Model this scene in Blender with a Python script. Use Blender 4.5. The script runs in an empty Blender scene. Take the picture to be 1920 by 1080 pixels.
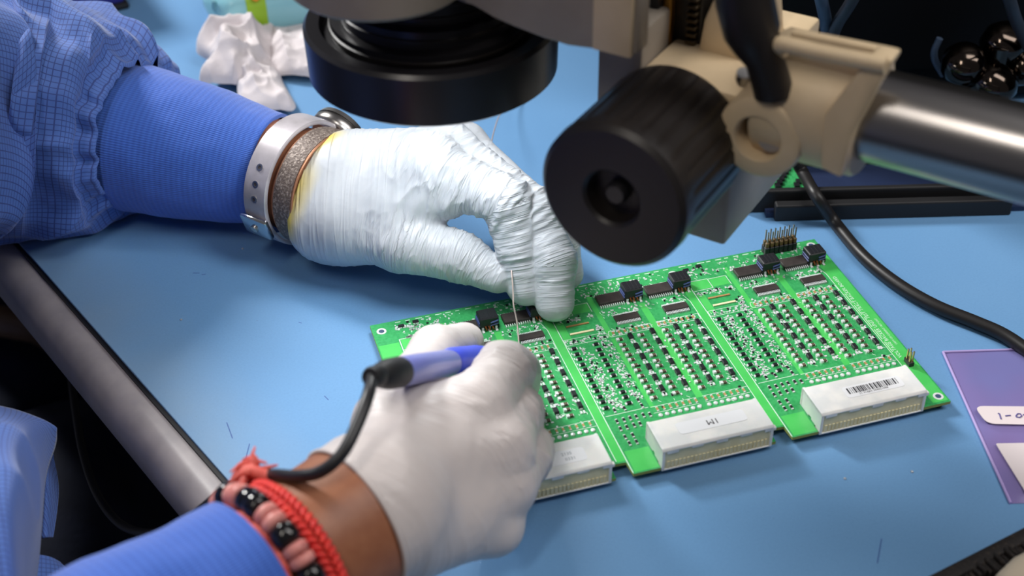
import bpy, bmesh, math, random
import numpy as np
from mathutils import Vector, Matrix

# ------------------------------------------------------------------ camera, world, lights, exposure
scene = bpy.context.scene
COL = scene.collection
F = 2600.0                                    # focal length in pixels of a 1920 px wide frame
CAM = np.array([-0.08339065, -0.53064278, 0.42688513])
ROT = np.array([[0.95644939, -0.2916254, -0.01261754],
                [-0.18485641, -0.57169123, -0.79937303],
                [0.22590414, 0.76689228, -0.60070255]])    # rows: camera right, down, forward
cam_data = bpy.data.cameras.new('camera')
cam = bpy.data.objects.new('camera', cam_data)
COL.objects.link(cam)
mw = Matrix.Identity(4)
for i in range(3):
    mw[i][0] = ROT[0][i]
    mw[i][1] = -ROT[1][i]
    mw[i][2] = -ROT[2][i]
    mw[i][3] = CAM[i]
cam.matrix_world = mw
cam_data.sensor_width = 36.0
cam_data.lens = F * 36.0 / 1920.0
cam_data.clip_start = 0.02
cam_data.dof.use_dof = True
cam_data.dof.focus_distance = 0.675
cam_data.dof.aperture_fstop = 8.0
scene.camera = cam

world = bpy.data.worlds.new('world')
scene.world = world
world.use_nodes = True
bg = world.node_tree.nodes['Background']
bg.inputs[0].default_value = (0.95, 0.93, 1.0, 1)
bg.inputs[1].default_value = 0.10


def area(name, loc, target, size, power, colour, sy=None, shape='RECTANGLE'):
    l = bpy.data.lights.new(name, 'AREA')
    l.shape = shape
    l.size = size
    if sy:
        l.size_y = sy
    l.energy = power
    l.color = colour
    o = bpy.data.objects.new(name, l)
    COL.objects.link(o)
    o.location = loc
    d = Vector(target) - Vector(loc)
    o.rotation_euler = d.to_track_quat('-Z', 'Y').to_euler()
    return o


# ring light inside the microscope shroud, two ceiling fittings, plus an added fill lamp
area('ring_light', (0.035, -0.0155, 0.160), (0.035, -0.0155, 0.0), 0.055, 0.20, (0.97, 1.0, 1.0), shape='DISK')
area('ceiling_light_far', (-0.70, 1.36, 1.30), (0.08, -0.05, 0.0), 0.30, 42.0, (1.0, 0.99, 0.97), sy=0.5)
area('ceiling_light_near', (-0.55, -0.65, 1.35), (0.08, 0.0, 0.05), 0.16, 4.5, (1.0, 0.92, 0.83), sy=0.5)
area('fill_light_right', (0.85, -0.45, 1.4), (0.15, -0.15, 0.0), 0.5, 13.0, (1.0, 0.97, 0.95), sy=1.2)  # added fill, no real fitting: lifts the board and mat on the right

vs = scene.view_settings
scene.display_settings.display_device = 'sRGB'
vs.view_transform = 'Standard'
vs.look = 'None'
vs.gamma = 1.0
vs.use_curve_mapping = False
vs.exposure = 0.1

# ------------------------------------------------------------------ helpers
rng = random.Random(7)
nrg = np.random.default_rng(11)


def at(px, py, z):
    """world point at height z seen at a pixel of the 1920x1080 frame"""
    d = ROT.T @ np.array([(px - 960) / F, (py - 540) / F, 1.0])
    return CAM + d * ((z - CAM[2]) / d[2])


def lin(c):
    return tuple(((v / 255.0) / 12.92 if v <= 10 else (((v / 255.0) + 0.055) / 1.055) ** 2.4) for v in c)


def mat(name, rgb, rough=0.5, metal=0.0, noise=None, bump=None, spec=0.5, coat=0.0, sss=0.0, trans=0.0, alpha=1.0, ior=1.45, emit=None):
    """noise=(scale, rgb2, lo, hi): colour mottling; bump=(scale, strength, distance)"""
    m = bpy.data.materials.new(name)
    m.use_nodes = True
    nt = m.node_tree
    b = nt.nodes['Principled BSDF']
    b.inputs['Base Color'].default_value = (*lin(rgb), 1)
    b.inputs['Roughness'].default_value = rough
    b.inputs['Metallic'].default_value = metal
    b.inputs['IOR'].default_value = ior
    b.inputs['Specular IOR Level'].default_value = spec
    b.inputs['Coat Weight'].default_value = coat
    b.inputs['Transmission Weight'].default_value = trans
    b.inputs['Alpha'].default_value = alpha
    if sss:
        b.inputs['Subsurface Weight'].default_value = sss
        b.inputs['Subsurface Radius'].default_value = (1.0, 0.6, 0.4)
        b.inputs['Subsurface Scale'].default_value = 0.003
    if emit:
        b.inputs['Emission Color'].default_value = (*lin(emit[0]), 1)
        b.inputs['Emission Strength'].default_value = emit[1]
    tc = None
    if noise or bump:
        tc = nt.nodes.new('ShaderNodeTexCoord')
    if noise:
        n = nt.nodes.new('ShaderNodeTexNoise')
        n.inputs['Scale'].default_value = noise[0]
        n.inputs['Detail'].default_value = 6
        r = nt.nodes.new('ShaderNodeValToRGB')
        r.color_ramp.elements[0].position = noise[2]
        r.color_ramp.elements[1].position = noise[3]
        r.color_ramp.elements[0].color = (*lin(rgb), 1)
        r.color_ramp.elements[1].color = (*lin(noise[1]), 1)
        nt.links.new(tc.outputs['Object'], n.inputs['Vector'])
        nt.links.new(n.outputs['Fac'], r.inputs['Fac'])
        nt.links.new(r.outputs['Color'], b.inputs['Base Color'])
    if bump:
        n = nt.nodes.new('ShaderNodeTexNoise')
        n.inputs['Scale'].default_value = bump[0]
        n.inputs['Detail'].default_value = 4
        bp = nt.nodes.new('ShaderNodeBump')
        bp.inputs['Strength'].default_value = bump[1]
        bp.inputs['Distance'].default_value = bump[2]
        nt.links.new(tc.outputs['Object'], n.inputs['Vector'])
        nt.links.new(n.outputs['Fac'], bp.inputs['Height'])
        nt.links.new(bp.outputs['Normal'], b.inputs['Normal'])
    return m


def node(nt, typ, **kw):
    n = nt.nodes.new(typ)
    for k, v in kw.items():
        setattr(n, k, v)
    return n


def link(nt, a, b):
    nt.links.new(a, b)


def mathn(nt, op, a, b=None):
    n = nt.nodes.new('ShaderNodeMath')
    n.operation = op
    for i, v in enumerate((a, b)):
        if v is None:
            continue
        if isinstance(v, (int, float)):
            n.inputs[i].default_value = v
        else:
            nt.links.new(v, n.inputs[i])
    return n.outputs[0]


def smooth_mesh(me, angle=None):
    me.polygons.foreach_set('use_smooth', [True] * len(me.polygons))
    if angle is not None:
        me.set_sharp_from_angle(angle=math.radians(angle))
    me.update()


def link_mesh(name, me, mats, parent=None, smooth=None):
    for m in (mats if isinstance(mats, (list, tuple)) else [mats]):
        me.materials.append(m)
    if smooth is not None:
        smooth_mesh(me, smooth if smooth < 180 else None)
    o = bpy.data.objects.new(name, me)
    COL.objects.link(o)
    if parent is not None:
        o.parent = parent
    return o


def tag(o, label=None, cat=None, group=None, kind=None):
    if label:
        o['label'] = label
    if cat:
        o['category'] = cat
    if group:
        o['group'] = group
    if kind:
        o['kind'] = kind
    return o


def thing(name, label, cat, loc=(0, 0, 0), group=None):
    o = bpy.data.objects.new(name, None)
    o.empty_display_size = 0.01
    COL.objects.link(o)
    o.location = loc
    return tag(o, label, cat, group)


class MB:
    """collects shapes for ONE mesh object"""

    def __init__(self, M=None):
        self.bm = bmesh.new()
        self.mi = 0
        self.M = M or Matrix.Identity(4)

    def _fin(self, verts, faces):
        for v in verts:
            v.co = self.M @ v.co
        for f in faces:
            f.material_index = self.mi

    def box(self, lo, hi, bevel=0.0, M=None, seg=2):
        lo, hi = Vector(lo), Vector(hi)
        r = bmesh.ops.create_cube(self.bm, size=1.0)
        vs_ = r['verts']
        for v in vs_:
            v.co = Vector((lo[i] + (hi[i] - lo[i]) * (v.co[i] + 0.5) for i in range(3)))
            if M:
                v.co = M @ v.co
        fs = list({f for v in vs_ for f in v.link_faces})
        if bevel:
            es = list({e for v in vs_ for e in v.link_edges})
            rr = bmesh.ops.bevel(self.bm, geom=es, offset=bevel, segments=seg, affect='EDGES', profile=0.5)
            vs_ = list({v for f in rr['faces'] for v in f.verts} | {v for v in vs_ if v.is_valid})
            fs = list({f for v in vs_ for f in v.link_faces})
        self._fin(vs_, fs)
        return self

    def prism(self, pts, axis_vec, bevel=0.0):
        """extrude polygon pts (3D) by vector"""
        a = [self.bm.verts.new(Vector(p)) for p in pts]
        b = [self.bm.verts.new(Vector(p) + Vector(axis_vec)) for p in pts]
        n = len(pts)
        fs = [self.bm.faces.new(a), self.bm.faces.new(b[::-1])]
        for i in range(n):
            fs.append(self.bm.faces.new((a[i], b[i], b[(i + 1) % n], a[(i + 1) % n])))
        bmesh.ops.recalc_face_normals(self.bm, faces=fs)
        vs_ = a + b
        if bevel:
            es = list({e for f in fs for e in f.edges})
            rr = bmesh.ops.bevel(self.bm, geom=es, offset=bevel, segments=2, affect='EDGES', profile=0.5)
            vs_ = list({v for f in rr['faces'] for v in f.verts} | {v for v in vs_ if v.is_valid})
            fs = list({f for v in vs_ for f in v.link_faces})
        self._fin(vs_, fs)
        return self

    def tube(self, pts, radii, seg=16, caps=True, ell=None, ref=None):
        """sweep of circles along points"""
        P = [Vector(p) for p in pts]
        if isinstance(radii, (int, float)):
            radii = [radii] * len(P)
        rings = []
        prev = Vector(ref) if ref is not None else None
        for i, p in enumerate(P):
            t = (P[min(i + 1, len(P) - 1)] - P[max(i - 1, 0)]).normalized()
            if prev is None:
                prev = t.orthogonal()
            x = (prev - t * prev.dot(t))
            if x.length < 1e-6:
                x = t.orthogonal()
            x.normalize()
            prev = x
            y = t.cross(x)
            r = radii[i]
            ex, ey = ell if ell else (1, 1)
            rings.append([self.bm.verts.new(p + (x * math.cos(2 * math.pi * k / seg) * ex + y * math.sin(2 * math.pi * k / seg) * ey) * r) for k in range(seg)])
        fs = []
        for a, b in zip(rings, rings[1:]):
            for k in range(seg):
                fs.append(self.bm.faces.new((a[k], a[(k + 1) % seg], b[(k + 1) % seg], b[k])))
        if caps:
            fs.append(self.bm.faces.new(rings[0][::-1]))
            fs.append(self.bm.faces.new(rings[-1]))
        self._fin([v for r in rings for v in r], fs)
        return self

    def lathe(self, prof, origin, axis, seg=48, mod=None, closed=False):
        """profile [(r, h)] turned about axis; mod(k, i) scales radius"""
        o, ax = Vector(origin), Vector(axis).normalized()
        x = ax.orthogonal().normalized()
        y = ax.cross(x)
        rings = []
        for i, (r, h) in enumerate(prof):
            if r < 1e-7:
                rings.append([self.bm.verts.new(o + ax * h)])
            else:
                rings.append([self.bm.verts.new(o + ax * h + (x * math.cos(2 * math.pi * k / seg) + y * math.sin(2 * math.pi * k / seg)) * r * (mod(k, i) if mod else 1)) for k in range(seg)])
        fs = []
        pairs = list(zip(rings, rings[1:]))
        if closed:
            pairs.append((rings[-1], rings[0]))
        for a, b in pairs:
            for k in range(seg):
                q = [a[k % len(a)], a[(k + 1) % len(a)], b[(k + 1) % len(b)], b[k % len(b)]]
                q = list(dict.fromkeys(q))
                if len(q) > 2:
                    fs.append(self.bm.faces.new(q))
        self._fin([v for r in rings for v in r], fs)
        return self

    def quad(self, pts):
        v = [self.bm.verts.new(Vector(p)) for p in pts]
        f = self.bm.faces.new(v)
        self._fin(v, [f])
        return self

    def build(self, name, mats, parent=None, smooth=None, recalc=True):
        if recalc:
            bmesh.ops.recalc_face_normals(self.bm, faces=self.bm.faces[:])
        me = bpy.data.meshes.new(name)
        self.bm.to_mesh(me)
        self.bm.free()
        return link_mesh(name, me, mats, parent, smooth)


def bez(pts, n=12):
    """Catmull-Rom through points"""
    P = [np.array(p, float) for p in pts]
    P = [2 * P[0] - P[1]] + P + [2 * P[-1] - P[-2]]
    out = []
    for i in range(1, len(P) - 2):
        for k in range(n):
            t = k / n
            a, b, c, d = P[i - 1], P[i], P[i + 1], P[i + 2]
            out.append(0.5 * ((2 * b) + (-a + c) * t + (2 * a - 5 * b + 4 * c - d) * t * t + (-a + 3 * b - 3 * c + d) * t ** 3))
    out.append(P[-2])
    return out


# ---- value noise on arrays
_tab = nrg.random((64, 64, 64)).astype(np.float32)


def vnoise(P):
    i = np.floor(P).astype(np.int32)
    f = (P - i).astype(np.float32)
    f = f * f * (3 - 2 * f)
    i0 = i & 63
    i1 = (i + 1) & 63
    r = 0
    for dx in (0, 1):
        wx = f[:, 0] if dx else 1 - f[:, 0]
        ix = i1[:, 0] if dx else i0[:, 0]
        for dy in (0, 1):
            wy = f[:, 1] if dy else 1 - f[:, 1]
            iy = i1[:, 1] if dy else i0[:, 1]
            for dz in (0, 1):
                wz = f[:, 2] if dz else 1 - f[:, 2]
                iz = i1[:, 2] if dz else i0[:, 2]
                r = r + wx * wy * wz * _tab[ix, iy, iz]
    return r


def ridge(P, p=3.0):
    return (1 - np.abs(2 * vnoise(P) - 1)) ** p


# ---- signed distances and surface nets
def rcone(P, a, b, ra, rb):
    a = np.asarray(a, np.float32)
    b = np.asarray(b, np.float32)
    ab = b - a
    l2 = float(ab @ ab)
    t = np.clip(((P - a) @ ab) / l2, 0, 1)
    d = P - a - t[:, None] * ab
    return np.sqrt((d * d).sum(1)) - (ra + (rb - ra) * t)


def smin(a, b, k):
    h = np.maximum(k - np.abs(a - b), 0) / k
    return np.minimum(a, b) - h * h * k * 0.25


def surface_nets(fn, lo, hi, h):
    lo = np.array(lo, float)
    n = np.ceil((np.array(hi) - lo) / h).astype(int) + 1
    ax = [(lo[i] + np.arange(n[i]) * h).astype(np.float32) for i in range(3)]
    # coarse pass to skip empty space
    G = np.stack(np.meshgrid(*ax, indexing='ij'), -1).reshape(-1, 3)
    D = np.empty(len(G), np.float32)
    for s in range(0, len(G), 400000):
        D[s:s + 400000] = fn(G[s:s + 400000])
    D = D.reshape(n)
    S = D < 0
    nx, ny, nz = n - 1
    cnt = np.zeros((nx, ny, nz), np.float32)
    acc = np.zeros((nx, ny, nz, 3), np.float32)

    def sl(A, o):
        return A[o[0]:o[0] + nx, o[1]:o[1] + ny, o[2]:o[2] + nz]
    for d in range(3):
        e = [0, 0, 0]
        e[d] = 1
        oth = [i for i in range(3) if i != d]
        for p in (0, 1):
            for q in (0, 1):
                o = [0, 0, 0]
                o[oth[0]] = p
                o[oth[1]] = q
                o2 = [o[i] + e[i] for i in range(3)]
                A, B = sl(D, o), sl(D, o2)
                x = sl(S, o) != sl(S, o2)
                den = np.where(x, A - B, 1)
                t = np.where(x, A / den, 0)
                cnt += x
                for i in range(3):
                    acc[..., i] += np.where(x, (t if i == d else o[i]), 0)
    act = cnt > 0
    idx = -np.ones(act.shape, np.int64)
    idx[act] = np.arange(act.sum())
    ijk = np.argwhere(act)
    V = lo + (ijk + acc[act] / cnt[act][:, None]) * h
    quads = []
    for d in range(3):
        u, v = [i for i in range(3) if i != d]
        s1 = [slice(1, None)] * 3
        a = [slice(1, -1)] * 3
        a[d] = slice(0, -1)
        b = [slice(1, -1)] * 3
        b[d] = slice(1, None)
        A, B = S[tuple(a)], S[tuple(b)]
        x = np.argwhere(A != B)
        inside = A[A != B]
        base = x.copy()
        base[:, u] += 1
        base[:, v] += 1

        def cell(du, dv):
            c = base.copy()
            c[:, u] -= du
            c[:, v] -= dv
            return idx[c[:, 0], c[:, 1], c[:, 2]]
        q = np.stack([cell(1, 1), cell(0, 1), cell(0, 0), cell(1, 0)], 1)
        flip = inside if d != 1 else ~inside
        q[~flip] = q[~flip][:, ::-1]
        quads.append(q)
    Q = np.concatenate(quads)
    Q = Q[(Q >= 0).all(1)]
    return V, Q


def np_mesh(name, V, Q, uv=None):
    me = bpy.data.meshes.new(name)
    V = np.asarray(V, np.float32)
    me.vertices.add(len(V))
    me.vertices.foreach_set('co', V.ravel())
    Q = np.asarray(Q, np.int32)
    k = Q.shape[1]
    me.loops.add(Q.size)
    me.loops.foreach_set('vertex_index', Q.ravel())
    me.polygons.add(len(Q))
    me.polygons.foreach_set('loop_start', np.arange(0, Q.size, k, dtype=np.int32))
    if uv is not None:
        l = me.uv_layers.new(name='UVMap')
        l.data.foreach_set('uv', np.asarray(uv, np.float32)[Q.ravel()].ravel())
    me.update(calc_edges=True)
    me.polygons.foreach_set('use_smooth', [True] * len(Q))
    return me


def normals(me):
    n = np.empty(len(me.vertices) * 3, np.float32)
    me.vertices.foreach_get('normal', n)
    return n.reshape(-1, 3)


def grid_mesh(name, X, uv=None, wrap=False, thick=None):
    """X (n, m, 3) -> mesh; wrap joins the second axis"""
    n, m = X.shape[:2]
    I = np.arange(n * m).reshape(n, m)
    if wrap:
        J = np.concatenate([I, I[:, :1]], 1)
    else:
        J = I
    Q = np.stack([J[:-1, :-1], J[:-1, 1:], J[1:, 1:], J[1:, :-1]], -1).reshape(-1, 4)
    return np_mesh(name, X.reshape(-1, 3), Q, None if uv is None else uv.reshape(-1, 2))


_fonts = {}


def text_mesh(name, body, size, M, m, parent, extrude=0.00003, spacing=1.0, align='CENTER'):
    c = bpy.data.curves.new(name, 'FONT')
    c.body = body
    c.size = size
    c.extrude = extrude
    c.align_x = align
    c.align_y = 'CENTER'
    c.resolution_u = 2
    c.space_character = spacing
    t = bpy.data.objects.new(name, c)
    COL.objects.link(t)
    dg = bpy.context.evaluated_depsgraph_get()
    me = bpy.data.meshes.new_from_object(t.evaluated_get(dg))
    bpy.data.objects.remove(t)
    me.transform(M)
    me.name = name
    me.materials.clear()
    return link_mesh(name, me, m, parent)


def WM(o):
    if o is None:
        return Matrix.Identity(4)
    b = Matrix.LocRotScale(o.location, o.rotation_euler, o.scale)
    if o.parent:
        return WM(o.parent) @ o.matrix_parent_inverse @ b
    return b


_link0 = link_mesh


def link_mesh(name, me, mats, parent=None, smooth=None):
    o = _link0(name, me, mats, None, smooth)
    if parent is not None:
        o.parent = parent
        o.matrix_parent_inverse = WM(parent).inverted()
    return o


def piece(name, me, loc, rz, parent):
    """one more object on a shared mesh, placed in world space"""
    o = bpy.data.objects.new(name, me)
    COL.objects.link(o)
    o.location = loc
    o.rotation_euler = (0, 0, rz)
    o.parent = parent
    o.matrix_parent_inverse = WM(parent).inverted()
    return o

# ------------------------------------------------------------------ setting: floor, walls
m_floor = mat('floor_vinyl', (44, 45, 52), 0.5, noise=(6, (34, 35, 42), .35, .65), bump=(40, .1, .002))
m_wall = mat('wall_paint', (46, 48, 56), 0.8, noise=(3, (38, 40, 50), .3, .7))
tag(MB().box((-2.2, -2.2, -.78), (2.6, 2.15, -.75)).build('floor', m_floor), kind='structure')
tag(MB().box((-2.2, 2.1, -.75), (2.6, 2.15, 2.4)).build('wall_back', m_wall), kind='structure')
tag(MB().box((2.55, -2.2, -.75), (2.6, 2.1, 2.4)).build('wall_right', m_wall), kind='structure')

# ------------------------------------------------------------------ workbench and the blue bench mat
e1 = np.array([0.3616, -0.9323, 0])          # along the worker's edge of the bench, towards the camera
e2 = np.array([0.9323, 0.3616, 0])           # across the bench
B0 = np.array([-0.083, -0.0779, 0])          # a point of the mat's edge
near, far, wide = 0.27, -1.35, 1.35


def bp(a, c, z):
    p = B0 + e1 * a + e2 * c
    return (p[0], p[1], z)


bench = thing('workbench', 'blue-topped workbench with a rounded grey front edge, under the circuit board and hands', 'workbench', (B0 + e2 * .5 + np.array([0, .3, -.75])).tolist())
m_lam = mat('grey_laminate', (168, 160, 160), 0.38, noise=(60, (146, 140, 142), .4, .75), bump=(300, .08, .0004))
m_steel_dark = mat('painted_steel', (38, 38, 42), 0.45, noise=(30, (30, 30, 34), .4, .6))
MB().prism([bp(near, 0, -.003), bp(far, 0, -.003), bp(far, wide, -.003), bp(near, wide, -.003)], (0, 0, -.028)).build('tabletop', m_lam, bench)
prof = [(.0, -.003), (-.003, -.0032)] + [(-.004 - .0125 * math.sin(t), -.0157 + .0125 * math.cos(t)) for t in [i * math.pi / 2 / 10 for i in range(1, 11)]] + [(-.0165, -.027), (-.0145, -.031), (0, -.031)]
MB().prism([bp(near, c, z) for c, z in prof], (e1 * (far - near)).tolist()).build('edge_strip', m_lam, bench, smooth=40)
mb = MB()
for a, c in ((near - .1, .06), (far + .1, .06), (near - .1, wide - .1), (far + .1, wide - .1)):
    pass
for a, c in ((near - .1, .1), (far + .1, .1), (near - .1, wide - .1), (far + .1, wide - .1)):
    x, y, _ = bp(a, c, 0)
    MB().box((x - .02, y - .02, -.75), (x + .02, y + .02, -.031), .003).build('leg', m_steel_dark, bench)
m_rail = mat('rail_wood', (120, 92, 66), 0.5, noise=(20, (96, 72, 50), .3, .7))

# ---- mat
m_mat = bpy.data.materials.new('blue_mat_vinyl')
m_mat.use_nodes = True
nt = m_mat.node_tree
bs = nt.nodes['Principled BSDF']
bs.inputs['Roughness'].default_value = 0.42
bs.inputs['Specular IOR Level'].default_value = 0.35
tc = node(nt, 'ShaderNodeTexCoord')
n1 = node(nt, 'ShaderNodeTexNoise'); n1.inputs['Scale'].default_value = 9; n1.inputs['Detail'].default_value = 5
n2 = node(nt, 'ShaderNodeTexNoise'); n2.inputs['Scale'].default_value = 900; n2.inputs['Detail'].default_value = 3
n3 = node(nt, 'ShaderNodeTexNoise'); n3.inputs['Scale'].default_value = 160; n3.inputs['Detail'].default_value = 2
for n in (n1, n2, n3):
    link(nt, tc.outputs['Object'], n.inputs['Vector'])
r1 = node(nt, 'ShaderNodeValToRGB')
r1.color_ramp.elements[0].position = .3; r1.color_ramp.elements[1].position = .7
r1.color_ramp.elements[0].color = (*lin((102, 148, 193)), 1)
r1.color_ramp.elements[1].color = (*lin((109, 154, 198)), 1)
link(nt, n1.outputs['Fac'], r1.inputs['Fac'])
mx = node(nt, 'ShaderNodeMixRGB', blend_type='MULTIPLY'); mx.inputs[0].default_value = .25
r2 = node(nt, 'ShaderNodeValToRGB')
r2.color_ramp.elements[0].position = .25; r2.color_ramp.elements[1].position = .6
r2.color_ramp.elements[0].color = (.72, .76, .8, 1)
link(nt, n2.outputs['Fac'], r2.inputs['Fac'])
link(nt, r1.outputs['Color'], mx.inputs[1]); link(nt, r2.outputs['Color'], mx.inputs[2])
# sparse dark specks
mx2 = node(nt, 'ShaderNodeMixRGB', blend_type='MIX')
r3 = node(nt, 'ShaderNodeValToRGB')
r3.color_ramp.elements[0].position = .77; r3.color_ramp.elements[1].position = .8
link(nt, n3.outputs['Fac'], r3.inputs['Fac'])
mm_ = mathn(nt, 'MULTIPLY', r3.outputs['Color'], .5)
link(nt, mm_, mx2.inputs[0]); link(nt, mx.outputs['Color'], mx2.inputs[1]); mx2.inputs[2].default_value = (*lin((70, 90, 125)), 1)
# grey wear along the worn front edge (distance from the edge, broken by noise)
geo = node(nt, 'ShaderNodeNewGeometry')
dp = node(nt, 'ShaderNodeVectorMath', operation='DOT_PRODUCT')
link(nt, geo.outputs['Position'], dp.inputs[0]); dp.inputs[1].default_value = tuple(e2)
dist = mathn(nt, 'SUBTRACT', dp.outputs['Value'], float(B0 @ e2))
wn = node(nt, 'ShaderNodeTexNoise'); wn.inputs['Scale'].default_value = 25; wn.inputs['Detail'].default_value = 6
link(nt, tc.outputs['Object'], wn.inputs['Vector'])
mr = node(nt, 'ShaderNodeMapRange')
link(nt, dist, mr.inputs[0]); mr.inputs[1].default_value = 0.0; mr.inputs[2].default_value = .045; mr.inputs[3].default_value = 1; mr.inputs[4].default_value = 0
wear = mathn(nt, 'MULTIPLY', mathn(nt, 'MULTIPLY', mr.outputs[0], wn.outputs['Fac']), .8)
mx3 = node(nt, 'ShaderNodeMixRGB', blend_type='MIX')
link(nt, wear, mx3.inputs[0]); link(nt, mx2.outputs['Color'], mx3.inputs[1]); mx3.inputs[2].default_value = (*lin((140, 160, 175)), 1)
link(nt, mx3.outputs['Color'], bs.inputs['Base Color'])
bpn = node(nt, 'ShaderNodeBump'); bpn.inputs['Strength'].default_value = .15; bpn.inputs['Distance'].default_value = .0003
link(nt, n2.outputs['Fac'], bpn.inputs['Height']); link(nt, bpn.outputs['Normal'], bs.inputs['Normal'])
m_black = mat('black_rubber', (26, 26, 28), 0.55, bump=(400, .2, .0003))
bmat = thing('bench_mat', 'blue antistatic mat covering the workbench top, worn pale along its front edge', 'mat', (B0 + e2 * .5 + np.array([0, .3, -.003])).tolist())
MB().prism([bp(near, .0012, 0), bp(far, .0012, 0), bp(far, wide - .01, 0), bp(near, wide - .01, 0)], (0, 0, -.0016), .0004).build('mat_surface', m_mat, bmat)
MB().prism([bp(near, -.0006, -.0016), bp(far, -.0006, -.0016), bp(far, wide - .01, -.0016), bp(near, wide - .01, -.0016)], (0, 0, -.0014)).build('mat_backing', m_black, bmat)
m_ink = mat('blue_ink', (58, 88, 150), 0.6)
for a, b in (((425, 792), (436, 822)), ((468, 832), (460, 862)), ((1653, 1010), (1645, 1056)), ((362, 512), (374, 512)), ((378, 515), (386, 514)), ((608, 742), (616, 750)), ((560, 604), (566, 606))):
    p, q = at(*a, 0.00006), at(*b, 0.00006)
    d = (q - p) / np.linalg.norm(q - p); s = np.array([-d[1], d[0], 0]) * .00022
    MB().quad([p - s, q - s, q + s, p + s]).build('pen_mark', m_ink, bmat)
p = at(123, 597, -.0055)
MB().lathe([(0, -.001), (.0009, 0), (.0006, .0006), (0, .0008)], p, (-.5, -.2, .8), 10).build('dent', m_black, bench)
m_lead = mat('solder_crumb', (190, 195, 200), 0.4, metal=.6)
for k, (x, y) in enumerate(((1584, 898), (1710, 885), (455, 467), (340, 600))):
    p = at(x, y, 0)
    c = MB().lathe([(0, 0), (.0007, .0001), (.0006, .0005), (0, .0008)], p, (0, 0, 1), 6).build('solder_crumb', m_lead)
    tag(c, ['small silvery solder crumb on the mat below the barcode connector', 'tiny silvery crumb on the mat right of the barcode connector shadow', 'tiny crumb on the mat under the left cuff', 'tiny crumb on the mat between left sleeve and grey edge'][k], 'crumb')

# ------------------------------------------------------------------ circuit board (millimetres, board corner at the world origin)
ZB = .005
mmv = lambda x, y, z=0: (x * .001, y * .001, ZB + z * .001)
m_pcb = mat('green_solder_mask', (48, 150, 84), 0.32, noise=(700, (64, 166, 98), .35, .6), spec=.6)
m_pour = mat('green_copper_pour', (74, 190, 92), 0.3, noise=(120, (82, 196, 98), .4, .6), spec=.6)
m_edge = mat('board_edge', (140, 150, 80), 0.7)
m_silk = mat('white_silkscreen', (205, 232, 212), 0.6)
m_tin = mat('tinned_pad', (226, 228, 230), 0.3, metal=.15, spec=.7)
m_chip = mat('black_epoxy', (52, 46, 45), 0.5, noise=(300, (60, 54, 52), .4, .6))
m_comp = mat('component_black', (30, 31, 36), 0.42)
m_brown = mat('component_brown', (92, 78, 62), 0.5)
m_copper = mat('orange_copper', (176, 140, 92), 0.45)
m_gold = mat('gold_pin', (196, 170, 110), 0.3, metal=.9)
m_white = mat('white_nylon', (240, 239, 236), 0.5, noise=(90, (224, 226, 226), .4, .6), sss=.1)
m_cream = mat('cream_nylon', (238, 228, 188), 0.55, noise=(160, (230, 218, 174), .4, .6))
m_lab = mat('label_paper', (236, 238, 242), 0.45)
m_print = mat('label_print', (52, 52, 58), 0.6)
m_wireb = mat('enamel_blue', (74, 88, 140), 0.35)

pcb = thing('circuit_board', 'green circuit board with three white connectors, lying on the blue mat', 'circuit board', (.12, -.07, 0))
out = [(0, 0), (240, 0), (240, -135.2)]
xs = [11.3, 86.2, 161.1]
for x0 in xs[::-1]:
    out += [(x0 + (75.2 if x0 > 160 else 66.8), -135.2)] if x0 < 160 else []
    out += [(x0 + 65, -135.2), (x0 + 65, -131), (x0 + 12.6, -131), (x0 + 12.6, -135.2), (x0, -135.2)]
    if x0 > 20:
        out += [(x0 - .6, -127.5), (x0 - 8, -127)]
out += [(0, -135.2)]
out = [p for i, p in enumerate(out) if i == 0 or p != out[i - 1]]
b = MB()
a = [b.bm.verts.new(mmv(x, y, 0)) for x, y in out]
c = [b.bm.verts.new(mmv(x, y, -1.6)) for x, y in out]
b.bm.faces.new(a); b.bm.faces.new(c[::-1])
for i in range(len(a)):
    f = b.bm.faces.new((a[i], c[i], c[(i + 1) % len(a)], a[(i + 1) % len(a)])); f.material_index = 1
b.build('board', [m_pcb, m_edge], pcb)
# spacers that carry the board
for x, y in ((4.5, -6.2), (236.3, -130.5), (157.2, -6.1), (4.5, -130), (120, -70), (235.8, -4.7)):
    MB().lathe([(0, 0), (.0025, 0), (.0025, .0034), (0, .0034)], (x * .001, y * .001, 0), (0, 0, 1), 12).build('standoff', m_black, pcb)
ring = MB().lathe([(.0014, 0), (.0024, 0), (.0024, .00012), (.0014, .00012)], (0, 0, 0), (0, 0, 1), 24, closed=True).build('tmp', m_tin)
m_hole = mat('drill_hole', (52, 72, 104), 0.7)
hole = MB().lathe([(0, 0), (.0014, 0), (.0014, .00008), (0, .00008)], (0, 0, 0), (0, 0, 1), 20).build('tmp', m_hole)
for x, y in ((4.5, -6.2), (236.3, -130.5), (157.2, -6.1), (235.8, -4.7)):
    r_ = piece('mounting_hole', ring.data, mmv(x, y), 0, pcb)
    piece('hole', hole.data, mmv(x, y), 0, r_)
bpy.data.objects.remove(ring); bpy.data.objects.remove(hole)


def flat(mbx, x0, y0, x1, y1, z=.04):
    mbx.quad([mmv(x0, y0, z), mmv(x1, y0, z), mmv(x1, y1, z), mmv(x0, y1, z)])


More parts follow.
